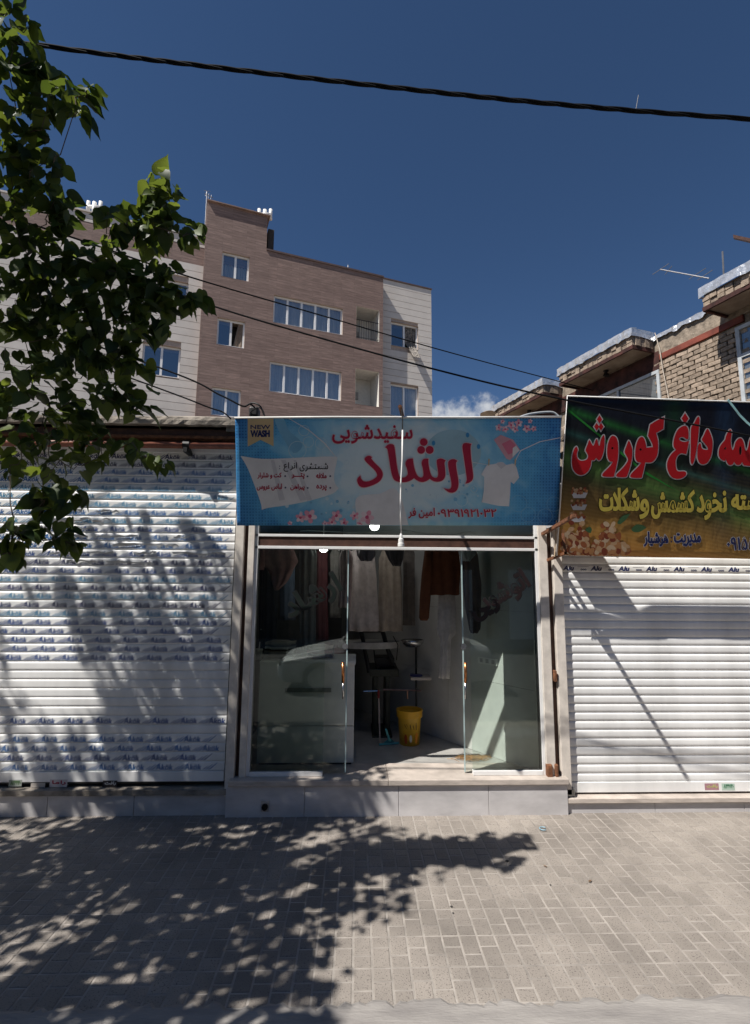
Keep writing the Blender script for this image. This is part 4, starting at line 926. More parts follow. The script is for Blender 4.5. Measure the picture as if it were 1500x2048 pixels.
# wall between the canopies
sA, sB = Bp(1478, 700)[0], Bp(1322, 700)[0]
zrb_ = .5 * (Bp(1327, 716)[1] + Bp(1455, 657.8)[1]); zw = .5 * (Bp(1330, 663)[1] + Bp(1400, 630)[1])
MB().box(-6.5, s_of(900, 800), -2.5, -.035, 0, zw, BW).build('wall', M_mort, BH)
MB().box(-6.5, 9, -.034, -.006, zrb_ + .105, zw - .0, BW).build('rough_fascia', mat('rough_stone', (.33, .27, .21), .95, .25, 9, .8, 30), BH)
MB().box(sA - .1, sB + .04, -.033, .012, zrb_, zrb_ + .10, BW).build('red_beam', M_redb, BH, bevel=.004)
mb = MB(); n_ = 40; up = []
for i in range(n_ + 1): s = sA - .5 + (sB - sA + .7) * i / n_; up.append([BW(s, -.15, zw + .02), BW(s, .03 + R.uniform(-.01, .01), zw + .012 + R.uniform(-.008, .008)), BW(s, .03 + R.uniform(-.008, .012), zw - .06 + R.uniform(-.03, .02))])
for a, b in zip(up, up[1:]):
    for j in range(2): mb.quad(a[j], b[j], b[j + 1], a[j + 1])
mb.build('foil_flashing', M_foil, BH)
zlow = Bp(1400, 860)[1]; bl_, bh_ = .205, .064; z = zrb_ - .072; j = 0
bme = []
for k in range(4):                                   # four hand-made brick shapes, shared by all bricks
    bm = bmesh.new(); bmesh.ops.create_cube(bm, size=1)
    bmesh.ops.bevel(bm, geom=bm.edges[:], offset=.08, segments=1, affect='EDGES')
    for v in bm.verts: v.co = Vector((v.co.x * (bl_ - .014) + R.uniform(-.006, .006), v.co.y * .075 + R.uniform(-.005, .005), v.co.z * bh_ + R.uniform(-.005, .005)))
    me_ = bpy.data.meshes.new('brick'); bm.to_mesh(me_); bm.free(); me_.materials.append(M_brk); bme.append(me_)
rotm = Matrix((BD, -BN, Vector((0, 0, 1)))).transposed().to_4x4(); nb = 0
while z > zlow and nb < 298:
    s = sA - .05 - (bl_ / 2 if j % 2 else 0)
    while s < sB + .02:
        if s + bl_ > sA - .1:
            mw = rotm.copy(); mw.translation = BW(s + bl_ / 2, -.030 + R.uniform(-.008, .008), z); link('brick', bme[R.randint(0, 3)], BH, mw=mw @ Matrix.Rotation(R.uniform(-.03, .03), 4, 'Y')); nb += 1
        s += bl_ + .006
    z -= bh_ + .0105; j += 1
for o_ in list(BH.children):
    if o_.name.startswith('brick') and not o_.name.startswith('brick_'): o_.matrix_parent_inverse = pinv(BH)
# windows under the canopies
M_bgl = glass('house_glass', (.6, .64, .66), refl=.25)
def bwin(s0, s1, z0, z1, n_, tr):
    o = MB().box(s0, s1, -.03, -.015, z0, z1, BW).build('window', mat('pale_curtain', (.50, .50, .50), .9, .12, 8, stretch=(8, 8, .3)), BH); mb = MB(); t = .055
    mb.box(s0, s1, -.01, .03, z1 - t, z1, BW).box(s0, s0 + t, -.01, .028, z0, z1 - t, BW).box(s1 - t, s1, -.01, .028, z0, z1 - t, BW)
    if tr: mb.box(s0 + t, s1 - t, -.01, .026, z1 - tr - t, z1 - tr, BW)
    for k in range(1, n_): m_ = s0 + (s1 - s0) * k / n_; mb.box(m_ - t * .4, m_ + t * .4, -.01, .024, z0, z1 - t, BW)
    child(mb.build('frame', mat('grey_frame', (.50, .53, .55), .5, .1)), o)
    child(MB().quad(BW(s0, .0, z0), BW(s1, .0, z0), BW(s1, .0, z1), BW(s0, .0, z1)).build('pane', M_bgl), o)
sw = Bp(1472, 660)[0]; zwt = Bp(1476, 655)[1]
bwin(sw - 1.6, sw, zwt - 1.6, zwt, 2, .42)
sw1, sw2 = Bp(1322, 760)[0], Bp(1205, 800)[0]; zw1 = Bp(1290, 752)[1]
bwin(sw1 + .01, sw2 + .5, zw1 - 1.4, zw1, 2, 0)
MB().box(sB + .05, 9, -.03, .004, zw1 + .01, zTc - .36, BW).build('maroon_band', M_mar, BH)
rp_ = [BW(Bp(1315, 667)[0], .06, Bp(1315, 667)[1]), BW(Bp(1324, 700)[0], .05, Bp(1324, 700)[1]), BW(Bp(1330, 740)[0], .05, Bp(1330, 740)[1]), BW(Bp(1344, 805)[0], .05, Bp(1344, 805)[1])]
tag(MB().tube(rp_, .008, 6).build('rope', mat('pale_rope', (.55, .48, .40), .9)), 'pale rope hanging down the brick wall from the roof', 'rope')
# roof antenna and rusty beam
q = lambda x, y, o=-.6: PP(x, y, BO + BN * o, BN)
antenna(q(1415, 570), ([q(1448, 560), q(1445, 503)], [q(1321, 539), q(1418, 557)]), [(q(1305, 549), q(1338, 527)), (q(1330, 549), q(1344, 532)), (q(1378, 558), q(1412, 536)), (q(1395, 560), q(1425, 540))], 'rusty television antenna on the brick house roof', .014)
tag(MB().box(0, 1, -.02, .02, -.02, .02, fr=lambda a, b, c: q(1467, 474).lerp(q(1530, 488), a) + Vector((b, b, c * 1.4))).build('roof_beam_end', M_brownp), 'rusty steel beam end jutting into the sky at the right edge', 'beam')

# ================================================================== inside the laundry
def counter():
    Y = .30; a = PY(500, 1322, Y); b = PY(709, 1322, Y); zt_ = a.z
    o = empty('service_counter', ((a.x + b.x) / 2, Y, fl), 'pale service counter behind the left glass pane', 'counter')
    m_ = mat('counter_laminate', (.82, .81, .75), .4, .05)
    x0, x1 = -.93, b.x
    MB().box(x0, x1 + .012, Y - .02, Y + .55, zt_ - .03, zt_).build('counter_top', m_, o, bevel=.004)
    zm = PY(600, 1452, Y).z; zg = PY(600, 1380, Y).z
    MB().box(x0, x1, Y, Y + .5, zm + .004, zt_ - .031).build('upper_panel', m_, o, bevel=.003)
    MB().box(x0, x1, Y, Y + .5, fl + .03, zm - .004).build('lower_panel', m_, o, bevel=.003)
    MB().box(x0 + .02, x1 - .02, Y + .01, Y + .48, fl, fl + .03).build('toe_kick', M_black, o)
    MB().box(x0 + .25, x1 - .22, Y - .012, Y + .001, zg - .02, zg + .02).build('drawer_rail', mat('grey_rail', (.32, .33, .30), .5), o, bevel=.003)
    return zt_
zct = counter()
q = PY(516, 1321, .42); q.z = zct
o = empty('plastic_tub', q, 'small white plastic tub with a brush in it on the counter', 'tub')
MB().lathe(q, [(.034, 0), (.042, .085), (.046, .085), (.046, .10), (.038, .10), (.034, .01)], 16).build('tub', M_white, o, smooth=True)
MB().tube([q + Vector((0, 0, .02)), q + Vector((.012, 0, .17))], .006, 6).build('brush_handle', M_white, o)
def rail(y, z, x0, x1, label):
    tag(MB().tube([(x0, y, z), (x1, y, z)], .013, 8).build('clothes_rail', M_steel, smooth=True), label, 'rail')
zr = PY(700, 1078, .8).z
rail(.62, zr, -1.35, 1.30, 'steel clothes rail just inside the glass front'); rail(1.15, zr + .05, -1.7, .9, 'steel clothes rail deeper in the shop')
def garment(name, rows, Y, col, label, th=.05, folds=7, seed=0, ry=None, rough=.9, extra=None, cat='clothing'):
    rr = random.Random(seed); top = PY(.5 * (rows[0][1] + rows[0][2]), rows[0][0], Y)
    o = empty(name, top, label, cat); mb = MB(); rings = []; n = 36
    # resample the outline rows so the folds run smoothly down the cloth
    fine = []
    for a, b in zip(rows, rows[1:]):
        for k in range(4): t = k / 4; fine.append([a[i] + (b[i] - a[i]) * t for i in range(3)])
    fine.append(list(rows[-1])); ph = rr.uniform(0, 6)
    for j, (py, xl, xr) in enumerate(fine):
        p0, p1 = PY(xl, py, Y), PY(xr, py, Y); c = (p0 + p1) / 2; hw = (p1 - p0).length / 2; t = j / len(fine); ring = []
        for k in range(n):
            a = 2 * math.pi * k / n; f = 1 + .35 * math.sin(folds * a + ph + .6 * t) * (.3 + .7 * t)
            ring.append(Vector((c.x + hw * math.cos(a) * (1 + .03 * math.sin(3 * a + j)), Y + min(th, hw) * math.sin(a) * f + .012 * math.sin(9 * math.cos(a) + ph), c.z + .004 * math.sin(5 * a + ph))))
        rings.append(ring)
    m_ = mat(name + '_cloth', col, rough, .12, 14, .25, 60)
    mb.loft(rings); mb.build('fabric', m_, o, smooth=True)
    zr_ = zr if Y < .9 else zr + .05; yr = .62 if Y < .9 else 1.15
    hk = MB().tube([(top.x, Y, top.z + .01), (top.x, (Y + yr) / 2, (top.z + zr_) / 2 + .02), (top.x, yr, zr_ + .018)], .004, 6)
    hw = max(.05, (PY(rows[0][2], rows[0][0], Y).x - PY(rows[0][1], rows[0][0], Y).x) * .55)
    hk.tube([(top.x - hw, Y, top.z - .03), (top.x, Y, top.z + .02), (top.x + hw, Y, top.z - .03)], .005, 6); hk.build('hanger', M_steel, o)
    for (rws, c2) in (extra or []):
        mb = MB(); rg = []
        for py, xl, xr in rws:
            p0, p1 = PY(xl, py, Y - .05), PY(xr, py, Y - .05); c = (p0 + p1) / 2; h_ = (p1 - p0).length / 2
            rg.append([Vector((c.x + h_ * math.cos(2 * math.pi * k / 14), c.y + min(h_, .04) * math.sin(2 * math.pi * k / 14), c.z)) for k in range(14)])
        mb.loft(rg); mb.build('sleeve', m_ if c2 is None else c2, o, smooth=True)
garment('shirt', [(1080, 534, 572), (1096, 522, 588), (1122, 520, 595), (1142, 536, 586), (1166, 544, 572), (1180, 549, 556)], .55, (.52, .27, .26), 'pink shirt hanging at the left behind the glass', extra=[([(1098, 518, 530), (1128, 514, 530), (1140, 516, 528)], None)])
garment('jacket', [(1118, 528, 544), (1135, 520, 552), (1180, 518, 556), (1250, 518, 553), (1305, 520, 549)], .80, (.035, .034, .04), 'dark jacket hanging below the pink shirt', seed=2)
garment('coat', [(1086, 600, 626), (1110, 597, 634), (1180, 597, 632), (1240, 598, 632), (1300, 600, 630)], .95, (.20, .19, .19), 'long grey coat hanging behind the left glass pane', seed=3)
garment('dress', [(1096, 706, 736), (1112, 698, 750), (1150, 700, 752), (1200, 696, 756), (1262, 697, 757)], 1.15, (.50, .45, .43), 'pale grey dress hanging left of the beige dress', seed=4)
garment('dress', [(1098, 764, 792), (1118, 758, 802), (1170, 757, 803), (1262, 755, 806)], 1.20, (.42, .36, .30), 'beige lace dress hanging right behind the press', seed=5)
garment('blouse', [(1098, 684, 700), (1115, 678, 706), (1160, 680, 704), (1215, 676, 702)], .75, (.42, .33, .33), 'dusty rose blouse hanging by the left door edge', seed=6)
garment('coat', [(1090, 858, 908), (1104, 850, 919), (1140, 852, 920), (1186, 858, 919), (1190, 862, 917)], .62, (.13, .045, .018), 'rust brown coat with one long sleeve hanging in the doorway', seed=7, extra=[([(1102, 849, 866), (1150, 843, 864), (1200, 839, 861), (1236, 838, 858), (1241, 841, 855)], None)])
garment('trousers', [(1176, 880, 908), (1184, 877, 910), (1230, 874, 911), (1268, 872, 912), (1276, 880, 902), (1310, 879, 901), (1356, 876, 900)], .80, (.55, .53, .51), 'white trousers hanging below the rust brown coat', folds=9, seed=8)
garment('jacket', [(1092, 924, 946), (1112, 921, 956), (1170, 925, 962), (1222, 932, 962), (1258, 938, 960), (1266, 942, 955)], .45, (.075, .04, .03), 'dark brown jacket hanging behind the right door leaf', seed=9)
garment('garment_bag', [(1084, 722, 742), (1094, 712, 752), (1112, 714, 750), (1122, 722, 744)], .75, (.10, .10, .12), 'dark plastic garment bag bunched above the pale dress', seed=10, rough=.3, cat='bag')
garment('garment_bag', [(1084, 774, 800), (1096, 768, 810), (1118, 776, 806), (1132, 786, 802)], .75, (.05, .05, .055), 'black plastic garment bag bunched above the beige dress', seed=11, rough=.3, cat='bag')
garment('garment_bag', [(1084, 925, 944), (1094, 916, 952), (1110, 918, 950), (1122, 926, 940)], .35, (.40, .44, .46), 'clear crinkled plastic bag hanging by the right door', seed=12, rough=.2, cat='bag')
GL = [('coat', 520, 548, 1090, 1290, (.05, .05, .06), 'black coat hanging far left at the back of the shop'), ('shirt', 560, 590, 1095, 1240, (.16, .20, .30), 'slate blue shirt hanging at the back behind the pink shirt'), ('dress', 632, 656, 1092, 1280, (.20, .06, .07), 'dark red dress hanging at the back left of the door edge'),
      ('shirt', 660, 682, 1095, 1235, (.33, .30, .28), 'taupe shirt hanging between the red dress and the rose blouse'), ('coat', 806, 830, 1095, 1250, (.24, .21, .19), 'taupe coat hanging right of the beige dress'), ('shirt', 832, 846, 1095, 1200, (.10, .10, .12), 'charcoal shirt hanging left of the rust brown coat')]
for i_, (nm, x0, x1, y0, y1, c, lb) in enumerate(GL):
    m0 = (x0 + x1) / 2; h0 = (x1 - x0) / 2
    garment(nm, [(y0, m0 - h0 * .5, m0 + h0 * .5), (y0 + 14, m0 - h0, m0 + h0), (y0 + 60, m0 - h0 * .95, m0 + h0 * .95), ((y0 + y1) / 2 + 30, m0 - h0 * 1.02, m0 + h0), (y1, m0 - h0 * 1.08, m0 + h0 * 1.1)], 1.55, c, lb, folds=8, seed=40 + i_)
for i_, (px, n_, w_, lb) in enumerate(((560, 4, .30, 'stack of folded linen at the left of the counter'), (640, 3, .26, 'stack of folded clothes at the right of the counter'))):
    q = PY(px, 1320, .55); o = empty('folded_stack', (q.x, .55, zct), lb, 'laundry stack', 'folded laundry on the counter')
    for k in range(n_):
        bm = bmesh.new(); bmesh.ops.create_cube(bm, size=1); bmesh.ops.bevel(bm, geom=bm.edges[:], offset=.22, segments=3, affect='EDGES')
        for v in bm.verts: v.co = Vector((q.x + v.co.x * w_ + R.uniform(-.006, .006), .56 + v.co.y * .22, zct + .022 + k * .042 + v.co.z * .044 + .004 * math.sin(v.co.x * 9 + k)))
        me_ = bpy.data.meshes.new('folded_piece'); bm.to_mesh(me_); bm.free(); me_.materials.append(mat('linen_%d' % k, R.choice(((.5, .48, .46), (.30, .14, .14), (.12, .14, .20), (.42, .36, .28))), .9, .1)); link('folded_piece', me_, o)
# steam press
def press():
    Y = 1.25; f = lambda x, y, dy=0: PY(x, y, Y + dy); g = mat('press_green', (.035, .04, .028), .5, .2); bk = M_black
    o = empty('steam_press', Vector((f(765, 1400).x, Y, fl)), 'dark green steam ironing press with a white pad in the doorway', 'machine')
    tl = f(742, 1340)
    def col(x0, x1, y0, y1, d0=0, d1=.06, nm='leg', m_=g): a, b = f(x0, y0), f(x1, y1); MB().box(a.x, b.x, Y + d0, Y + d1, max(fl, b.z), a.z).build(nm, m_, o, bevel=.006)
    col(747, 756, 1350, 1490); col(771, 780, 1350, 1490); col(747, 756, 1350, 1480, .42, .48); col(771, 780, 1350, 1480, .42, .48)
    col(740, 797, 1338, 1353, -.02, .5, 'table'); col(744, 784, 1470, 1490, -.05, .5, 'base')
    col(752, 790, 1318, 1338, .1, .4, 'gearbox', bk)
    a = f(740, 1288, .1); mb = MB()
    L_ = f(676, 1288).x; R_2 = f(801, 1288).x; z_ = f(740, 1292).z; n = 24
    prof = [[Vector(((L_ + R_2) / 2 + (R_2 - L_) / 2 * math.cos(2 * math.pi * k / n), Y + .1 + .2 * math.sin(2 * math.pi * k / n), z_ + dz)) for k in range(n)] for dz in (-.025, .03, .045)]
    mb.loft(prof); mb.build('press_pad', mat('pad_cloth', (.5, .48, .44), .9), o, smooth=False)
    MB().tube([f(738, 1345), f(728, 1290), f(722, 1262)], .024, 8).build('arm', bk, o); MB().tube([f(786, 1330), f(773, 1290), f(764, 1258)], .026, 8).build('arm', bk, o)
    MB().tube([f(698, 1238), f(750, 1238)], .016, 8).build('handle_bar', bk, o); MB().tube([f(748, 1238), f(757, 1262)], .012, 8).tube([f(733, 1236), f(738, 1262)], .012, 8).build('lever', bk, o)
    MB().tube([f(722, 1262), f(764, 1262)], .02, 8).build('cross_bar', bk, o)
    MB().box(f(690, 1).x, f(712, 1).x, Y + .15, Y + .5, f(700, 1330).z, f(700, 1300).z).build('red_box', mat('red_paint', (.16, .015, .015), .5), o, bevel=.01)
    MB().tube([f(758, 1338), f(750, 1322), f(748, 1300)], .008, 6).tube([f(793, 1320), f(796, 1290), f(786, 1272)], .006, 6).build('hose', bk, o)
press()
def stand():
    Y = 1.15; c = PY(825, 1285, Y); b = PY(833, 1440, Y); o = empty('bowl_stand', (c.x + .04, Y, fl), 'chrome bowl on a thin black stand right of the press', 'stand')
    MB().lathe((c.x, Y, c.z), [(.02, -.055), (.08, -.045), (.125, .0), (.135, .03), (.125, .032), (.11, .0), (.02, -.035)], 24).build('bowl', M_steel, o, smooth=True)
    MB().tube([(c.x + .04, Y, c.z - .04), (c.x + .04, Y, fl)], .011, 8).build('pole', M_black, o)
    zt_ = PY(833, 1352, Y).z; MB().box(c.x - .03, c.x + .2, Y - .1, Y + .12, zt_ - .03, zt_).build('shelf', M_stone, o, bevel=.004)
    MB().lathe((c.x + .04, Y, zt_ + .001), [(.075, 0), (.07, .018), (.02, .022)], 18).build('dish', mat('blue_dish', (.05, .05, .16), .4), o)
    zp_ = PY(800, 1381, Y).z; MB().tube([(c.x - .34, Y, zp_ + .01), (c.x + .1, Y, zp_)], .009, 8).tube([(c.x - .06, Y, zp_), (c.x - .06, Y, zp_ - .09)], .011, 8).build('tap_pipe', mat('brass_pipe', (.35, .2, .15), .35, metal=.8), o)
stand()
q = PZ(819, 1487, fl)
bk_ = empty('bucket', q, 'yellow plastic bucket with printed label on the shop floor', 'bucket'); k_ = (q - CAM).dot(FW) / F; r_b = 24.5 * k_; hb = 66 * k_
MB().lathe(q, [(r_b * .80, 0), (r_b * .95, hb * .82), (r_b * .955, hb * .83)], 28).build('body', mat('yellow_plastic', (.62, .36, .03), .4, .08), bk_, smooth=True)
MB().lathe(q, [(r_b * .97, hb * .80), (r_b * 1.06, hb * .80), (r_b * 1.06, hb * .95), (r_b * 1.09, hb * .95), (r_b * 1.09, hb), (r_b * 1.0, hb), (r_b * .98, hb * .9)], 28).build('rim', mat('yellow_rim', (.66, .36, .02), .4, .08), bk_, smooth=False)
mb = MB()
def on_bucket(x, y, o_):                              # x along the girth (radians), y height
    rr_ = r_b * (.80 + .15 * y / (hb * .82)) + .002 + o_; a = -math.pi / 2 + x; return q + Vector((rr_ * math.cos(a), rr_ * math.sin(a), y))
put_loops(mb, [smooth([(x, hb * y0), (x + .05, hb * y0), (x + .09 + d_, hb * y1), (x + .03 + d_, hb * (y1 + .02))]) for x, y0, y1, d_ in ((-.55, .62, .50, .12), (-.40, .63, .56, .10), (-.2, .48, .62, .06), (-.06, .62, .48, .03), (.06, .48, .60, .05), (.2, .60, .48, .04), (.34, .47, .60, .06), (.48, .66, .47, .0), (.6, .50, .64, .05))], on_bucket, .0006)
mb.build('lettering', M_black, bk_)
for x, y, r_, c in ((-.45, .2, .16, (.45, .08, .02)), (.62, .22, .18, (.75, .28, .03)), (.02, .22, .12, (.7, .68, .6))):
    mb = MB(); put_loops(mb, [circ(x, hb * y, r_, 14, hb * r_ * .9)], on_bucket, .0008); mb.build('label_print', flat('label_ink', c), bk_)
o = empty('squeegee', PZ(775, 1489, fl), 'turquoise floor squeegee leaning beside the bucket', 'squeegee'); m_ = mat('turquoise_plastic', (.10, .42, .48), .4)
a, b, c = PZ(758, 1489, fl + .012), PZ(797, 1486, fl + .012), PZ(779, 1482, fl + .05)
MB().tube([a, b], .012, 8).build('blade', m_, o); MB().tube([c, PY(772, 1459, .72)], [.014, .01], 8).add([a + Vector((.04, 0, .012)), b + Vector((-.04, 0, .012)), c + Vector((.015, 0, .02)), c + Vector((-.015, 0, .02))], [(0, 1, 2, 3)]).build('handle_socket', m_, o)
o = empty('mop', PZ(760, 1490, fl), 'mop with a pale stick leaning on the press', 'mop')
p0, p1 = PZ(760, 1489, fl), PY(757, 1380, 1.18)
MB().tube([p0, p0.lerp(p1, .85)], .009, 8).build('stick', mat('pale_stick', (.5, .42, .38), .6), o); MB().tube([p0.lerp(p1, .84), p1], .013, 8).build('grip', mat('red_grip', (.3, .03, .03), .5), o)
MB().tube([p1 + Vector((0, 0, -.01)), p1 + Vector((-.17, 0, -.015))], .009, 8).build('hook', M_steel, o)
# straw bits swept together inside the right pane
o = tag(empty('straw_broom', PZ(940, 1517, fl), 'loose straw broom head lying on the sunny shop floor', 'broom')); sb_ = random.Random(3); mb = MB()
for k in range(130):
    c = PZ(sb_.gauss(945, 16), sb_.gauss(1517, 3.2), fl + .004); a = sb_.gauss(.15, .5); l_ = sb_.uniform(.04, .16); d = Vector((math.cos(a), math.sin(a), sb_.uniform(-.05, .15))) * l_
    mb.tube([c - d / 2 + Vector((0, 0, .01)), c + Vector((0, 0, .02)), c + d / 2 + Vector((0, 0, .008))], .0022, 3, cap=False)
mb.build('bristles', mat('straw', (.42, .24, .10), .8, .25), o, kind='stuff')
# socket plate on the tiled wall
wn = Vector((u.y, -u.x, 0)); p0 = PP(976, 1322, base - wn * .002, wn)
s_, z_ = (p0 - base).dot(u), p0.z
o = tag(MB().box(s_ - .13, s_ + .13, .002, .016, z_ - .035, z_ + .035, fr=lambda a, b, c: WR(a, c, b)).build('wall_socket', M_white, bevel=.004), 'white triple wall socket on the tiled side wall', 'socket')
for k in (-1, 0, 1): child(MB().box(s_ + k * .08 - .02, s_ + k * .08 + .02, .0165, .018, z_ - .02, z_ + .02, fr=lambda a, b, c: WR(a, c, b)).build('outlet', mat('outlet_grey', (.4, .4, .4), .5)), o)
# lit bulbs
for (x, y, Y), lb in (((749, 1052, .75), 'lit white bulb seen just under the blue banner edge'), ((647, 1096, 1.0), 'lit white bulb seen under the door header at left')):
    c = PY(x, y, Y); o = empty('ceiling_bulb', c, lb, 'bulb', 'lit bulbs inside the laundry')
    MB().lathe(c, [(.008, -.048), (.03, -.042), (.046, -.022), (.05, .0), (.05, .02), (.03, .03)], 18).build('globe', emit('bulb_glow', (1, .98, .94), 18), o, smooth=True)
    MB().tube([c + Vector((0, 0, .03)), c + Vector((0, 0, .09))], .02, 10).tube([c + Vector((0, 0, .08)), Vector((c.x, c.y, CZ))], .004, 6).build('holder', M_white, o)
# outlined window lettering, glued to the panes
def decal(txt, cx, cy, w_, h_, ang, Y, m1, m2, label):
    lo = fit(text_loops(txt), -w_ / 2, -h_ / 2, w_ / 2, h_ / 2); ca, sa = math.cos(ang), math.sin(ang)
    lo = [[(cx + a * ca - b * sa, cy + a * sa + b * ca) for a, b in p] for p in lo]; S = lambda x, y, o_: PY(x, y, Y - o_)
    mb = MB(); put_loops(mb, lo, S, .001, 1.6, True, 1.2); o = mb.build('window_lettering', m1, LA, label=label)
    mb = MB(); put_loops(mb, lo, S, .002, 1.0, True); child(mb.build('lettering_inner', m2), o)
    mb = MB(); put_loops(mb, lo, S, .003, .0, False, .55); child(mb.build('lettering_line', m1), o)
decal('اتوشویی', 998, 1191, 128, 52, -.52, .013, M_black, mat('decal_maroon', (.018, .006, .006), .5), 'dark outlined lettering on the right pane')
decal('ارشاد', 626, 1195, 118, 52, -.50, .013, M_black, mat('decal_green', (.012, .02, .016), .3), 'dark outlined lettering on the left pane')

# ================================================================== cords, rods and cables
tag(MB().box(0, 1, -.014, .014, -.014, .014, fr=lambda a, b, c: PY(1085, 1068, -.02).lerp(PY(1149, 1031, -.9), a) + Vector((b, 0, c))).build('banner_rod', M_rust), 'long rusty rod sticking out under the blue banner corner', 'rod', 'rusty banner brackets')
a, b, c = PY(1096, 1120, -.02), PY(1131, 1106, -.36), PY(1121, 1040, -.33)
o = empty('banner_bracket', a, 'rusty angle bracket holding the corner of the nut banner', 'bracket', 'rusty banner brackets')
for p, q_ in ((a, b), (b, c)): MB().box(0, 1, -.012, .012, -.012, .012, fr=lambda t, x, y: p.lerp(q_, t) + Vector((x, 0, y))).build('bracket_arm', M_rust, o)
MB().tube([PY(1113, 1040, -.3), PY(1109, 1113, -.28)], .006, 6).build('tie_wire', mat('yellowed_wire', (.6, .45, .3), .6), o)
tag(MB().tube([PY(806, 836, -.1), PY(800, 813, -.78)], .017, 8).build('banner_rod', M_rust), 'short rusty rod poking over the top of the blue banner', 'rod', 'rusty banner brackets')
o = empty('lamp_cord', PY(801, 1090, -.78), 'white lamp holder dangling on a cord in front of the blue banner', 'lamp holder')
MB().tube([PY(803, 818, -.79), PY(805, 838, -.79), PY(805, 860, -.785)], .005, 6).build('tape', M_black, o)
MB().tube([PY(805, 860, -.785), PY(804.5, 920, -.78), PY(802, 960, -.78), PY(801, 1010, -.78), PY(802, 1068, -.78)], .0065, 8).build('cord', M_white, o, smooth=True)
q = PY(802, 1082, -.78); MB().lathe(q, [(.007, .06), (.012, .045), (.014, .02), (.022, .015), (.022, -.015), (.026, -.02), (.026, -.045), (.018, -.045), (.018, -.01)], 16).build('socket', M_white, o, smooth=False)
mb = MB().tube([PY(600, 1062, .1), PY(615, 1061, .1), PY(700, 1065, .1), PY(760, 1064, .1), PY(800, 1059, .1), PY(850, 1068, .1), PY(905, 1070, .1), PY(940, 1062, .1), PY(953, 1066, .1)], .0045, 6)
tag(mb.build('wire', M_white, smooth=True), 'thin white wire sagging behind the transom glass', 'wire')
def cable(name, pts, r_, label, m_=M_black, n=8, sub=10):
    pts = [Vector(p) for p in pts]; out = []
    for i in range(len(pts) - 1):
        a, b, c, d = pts[max(i - 1, 0)], pts[i], pts[i + 1], pts[min(i + 2, len(pts) - 1)]
        for k in range(sub):
            t = k / sub; out.append(.5 * ((2 * b) + (c - a) * t + (2 * a - 5 * b + 4 * c - d) * t * t + (3 * b - a - 3 * c + d) * t**3))
    out.append(pts[-1]); return out
top = cable('c', [PY(x, y, -1.9) for x, y in ((-700, -20), (60, 88), (400, 131), (750, 171), (1100, 207), (1500, 238), (2200, 280))], 1, '', sub=60)
o = empty('overhead_cable', top[len(top) // 2], 'thick twisted black power cable crossing the top of the sky', 'cable')
M_cable = mat('cable_rubber', (.006, .006, .007), .8, .2, spec=.15)
for k in range(3):
    pts = []
    for i, p in enumerate(top):
        a = i * .20 + k * 2.094; pts.append(p + Vector((0, math.cos(a), math.sin(a))) * .0078)
    MB().tube(pts, .0088, 6).build('strand', M_cable, o, smooth=True)
MB().tube([PY(1272, 218, -1.9), PY(1277, 190, -1.9)], .002, 5).build('twig', M_black, o)
def cab(label, pts, r_): tag(MB().tube(cable('', pts, r_, ''), r_, 6).build('overhead_cable', M_cable, smooth=True), label, 'cable')
cab('upper of two thin cables slanting down across the apartment block', [PY(-300, 350, -1.0), PY(61, 448, -.6), PY(380, 554, .6), PY(640, 630, 1.8), PY(900, 705, 3.0), PY(1115, 762, 4.2), PY(1248, 797, 5.0)], .009)
cab('lower of two thin cables, crossing in front of the nut banner', [PY(-400, 345, -1.2), PY(120, 505, -1.2), PY(408, 606, -1.2), PY(602, 665, -1.2), PY(900, 746.5, -1.2), PY(1137, 801, -1.2), PY(1500, 872, -1.2), PY(2000, 985, -1.2)], .0068)
cab('short cable running down to the clamp beside the blue banner', [PY(-200, 560, -.25), PY(318, 735, -.25), PY(440, 790, -.25), PY(485, 812, -.25), PY(500, 808, -.25), PY(512, 818, -.22)], .008)
cab('lowest cable reaching the left corner of the blue banner', [PY(-200, 590, -.4), PY(305, 772, -.35), PY(413, 813, -.3), PY(445, 824, -.3), PY(462, 838, -.3)], .007)
o = empty('cable_clamp', PY(512, 826, -.2), 'black cable clamp with looped wires on the roof edge', 'clamp')
q = PY(510, 822, -.2); MB().box(q.x - .06, q.x + .03, -.2, -.08, q.z - .05, q.z + .05).build('clamp_body', M_black, o, bevel=.02)
MB().tube(cable('', [PY(492, 812, -.25), PY(505, 806, -.28), PY(520, 812, -.3), PY(528, 830, -.25)], 1, ''), .008, 6).tube(cable('', [PY(500, 825, -.2), PY(515, 815, -.3), PY(525, 820, -.3), PY(530, 834, -.3)], 1, ''), .006, 6).build('wire_loop', M_black, o, smooth=True)
tag(MB().tube(cable('', [PY(1030, 838, -.45), PY(1060, 828, -.45), PY(1100, 824, -.45), PY(1114, 830, -.45), PY(1120, 840, -.45)], 1, ''), .010, 8).build('conduit', mat('grey_conduit', (.4, .42, .44), .5), smooth=True), 'bent grey conduit lying on top of the blue banner corner', 'conduit')
mb = MB(); pts = [BR_B.S(x, y, .05) for x, y in ((1447, 802), (1458, 816), (1470, 832), (1484, 846), (1502, 861), (1540, 890))]
for a, b in zip(pts, pts[1:]): mb.quad(a, b, b + Vector((.012, 0, .016)), a + Vector((.012, 0, .016)))
ob = mb.build('plastic_strap', mat('cyan_strap', (.35, .62, .62), .3)); ob.modifiers.new('t', 'SOLIDIFY').thickness = .003
tag(ob, 'pale turquoise plastic strap across the corner of the nut banner', 'strap')
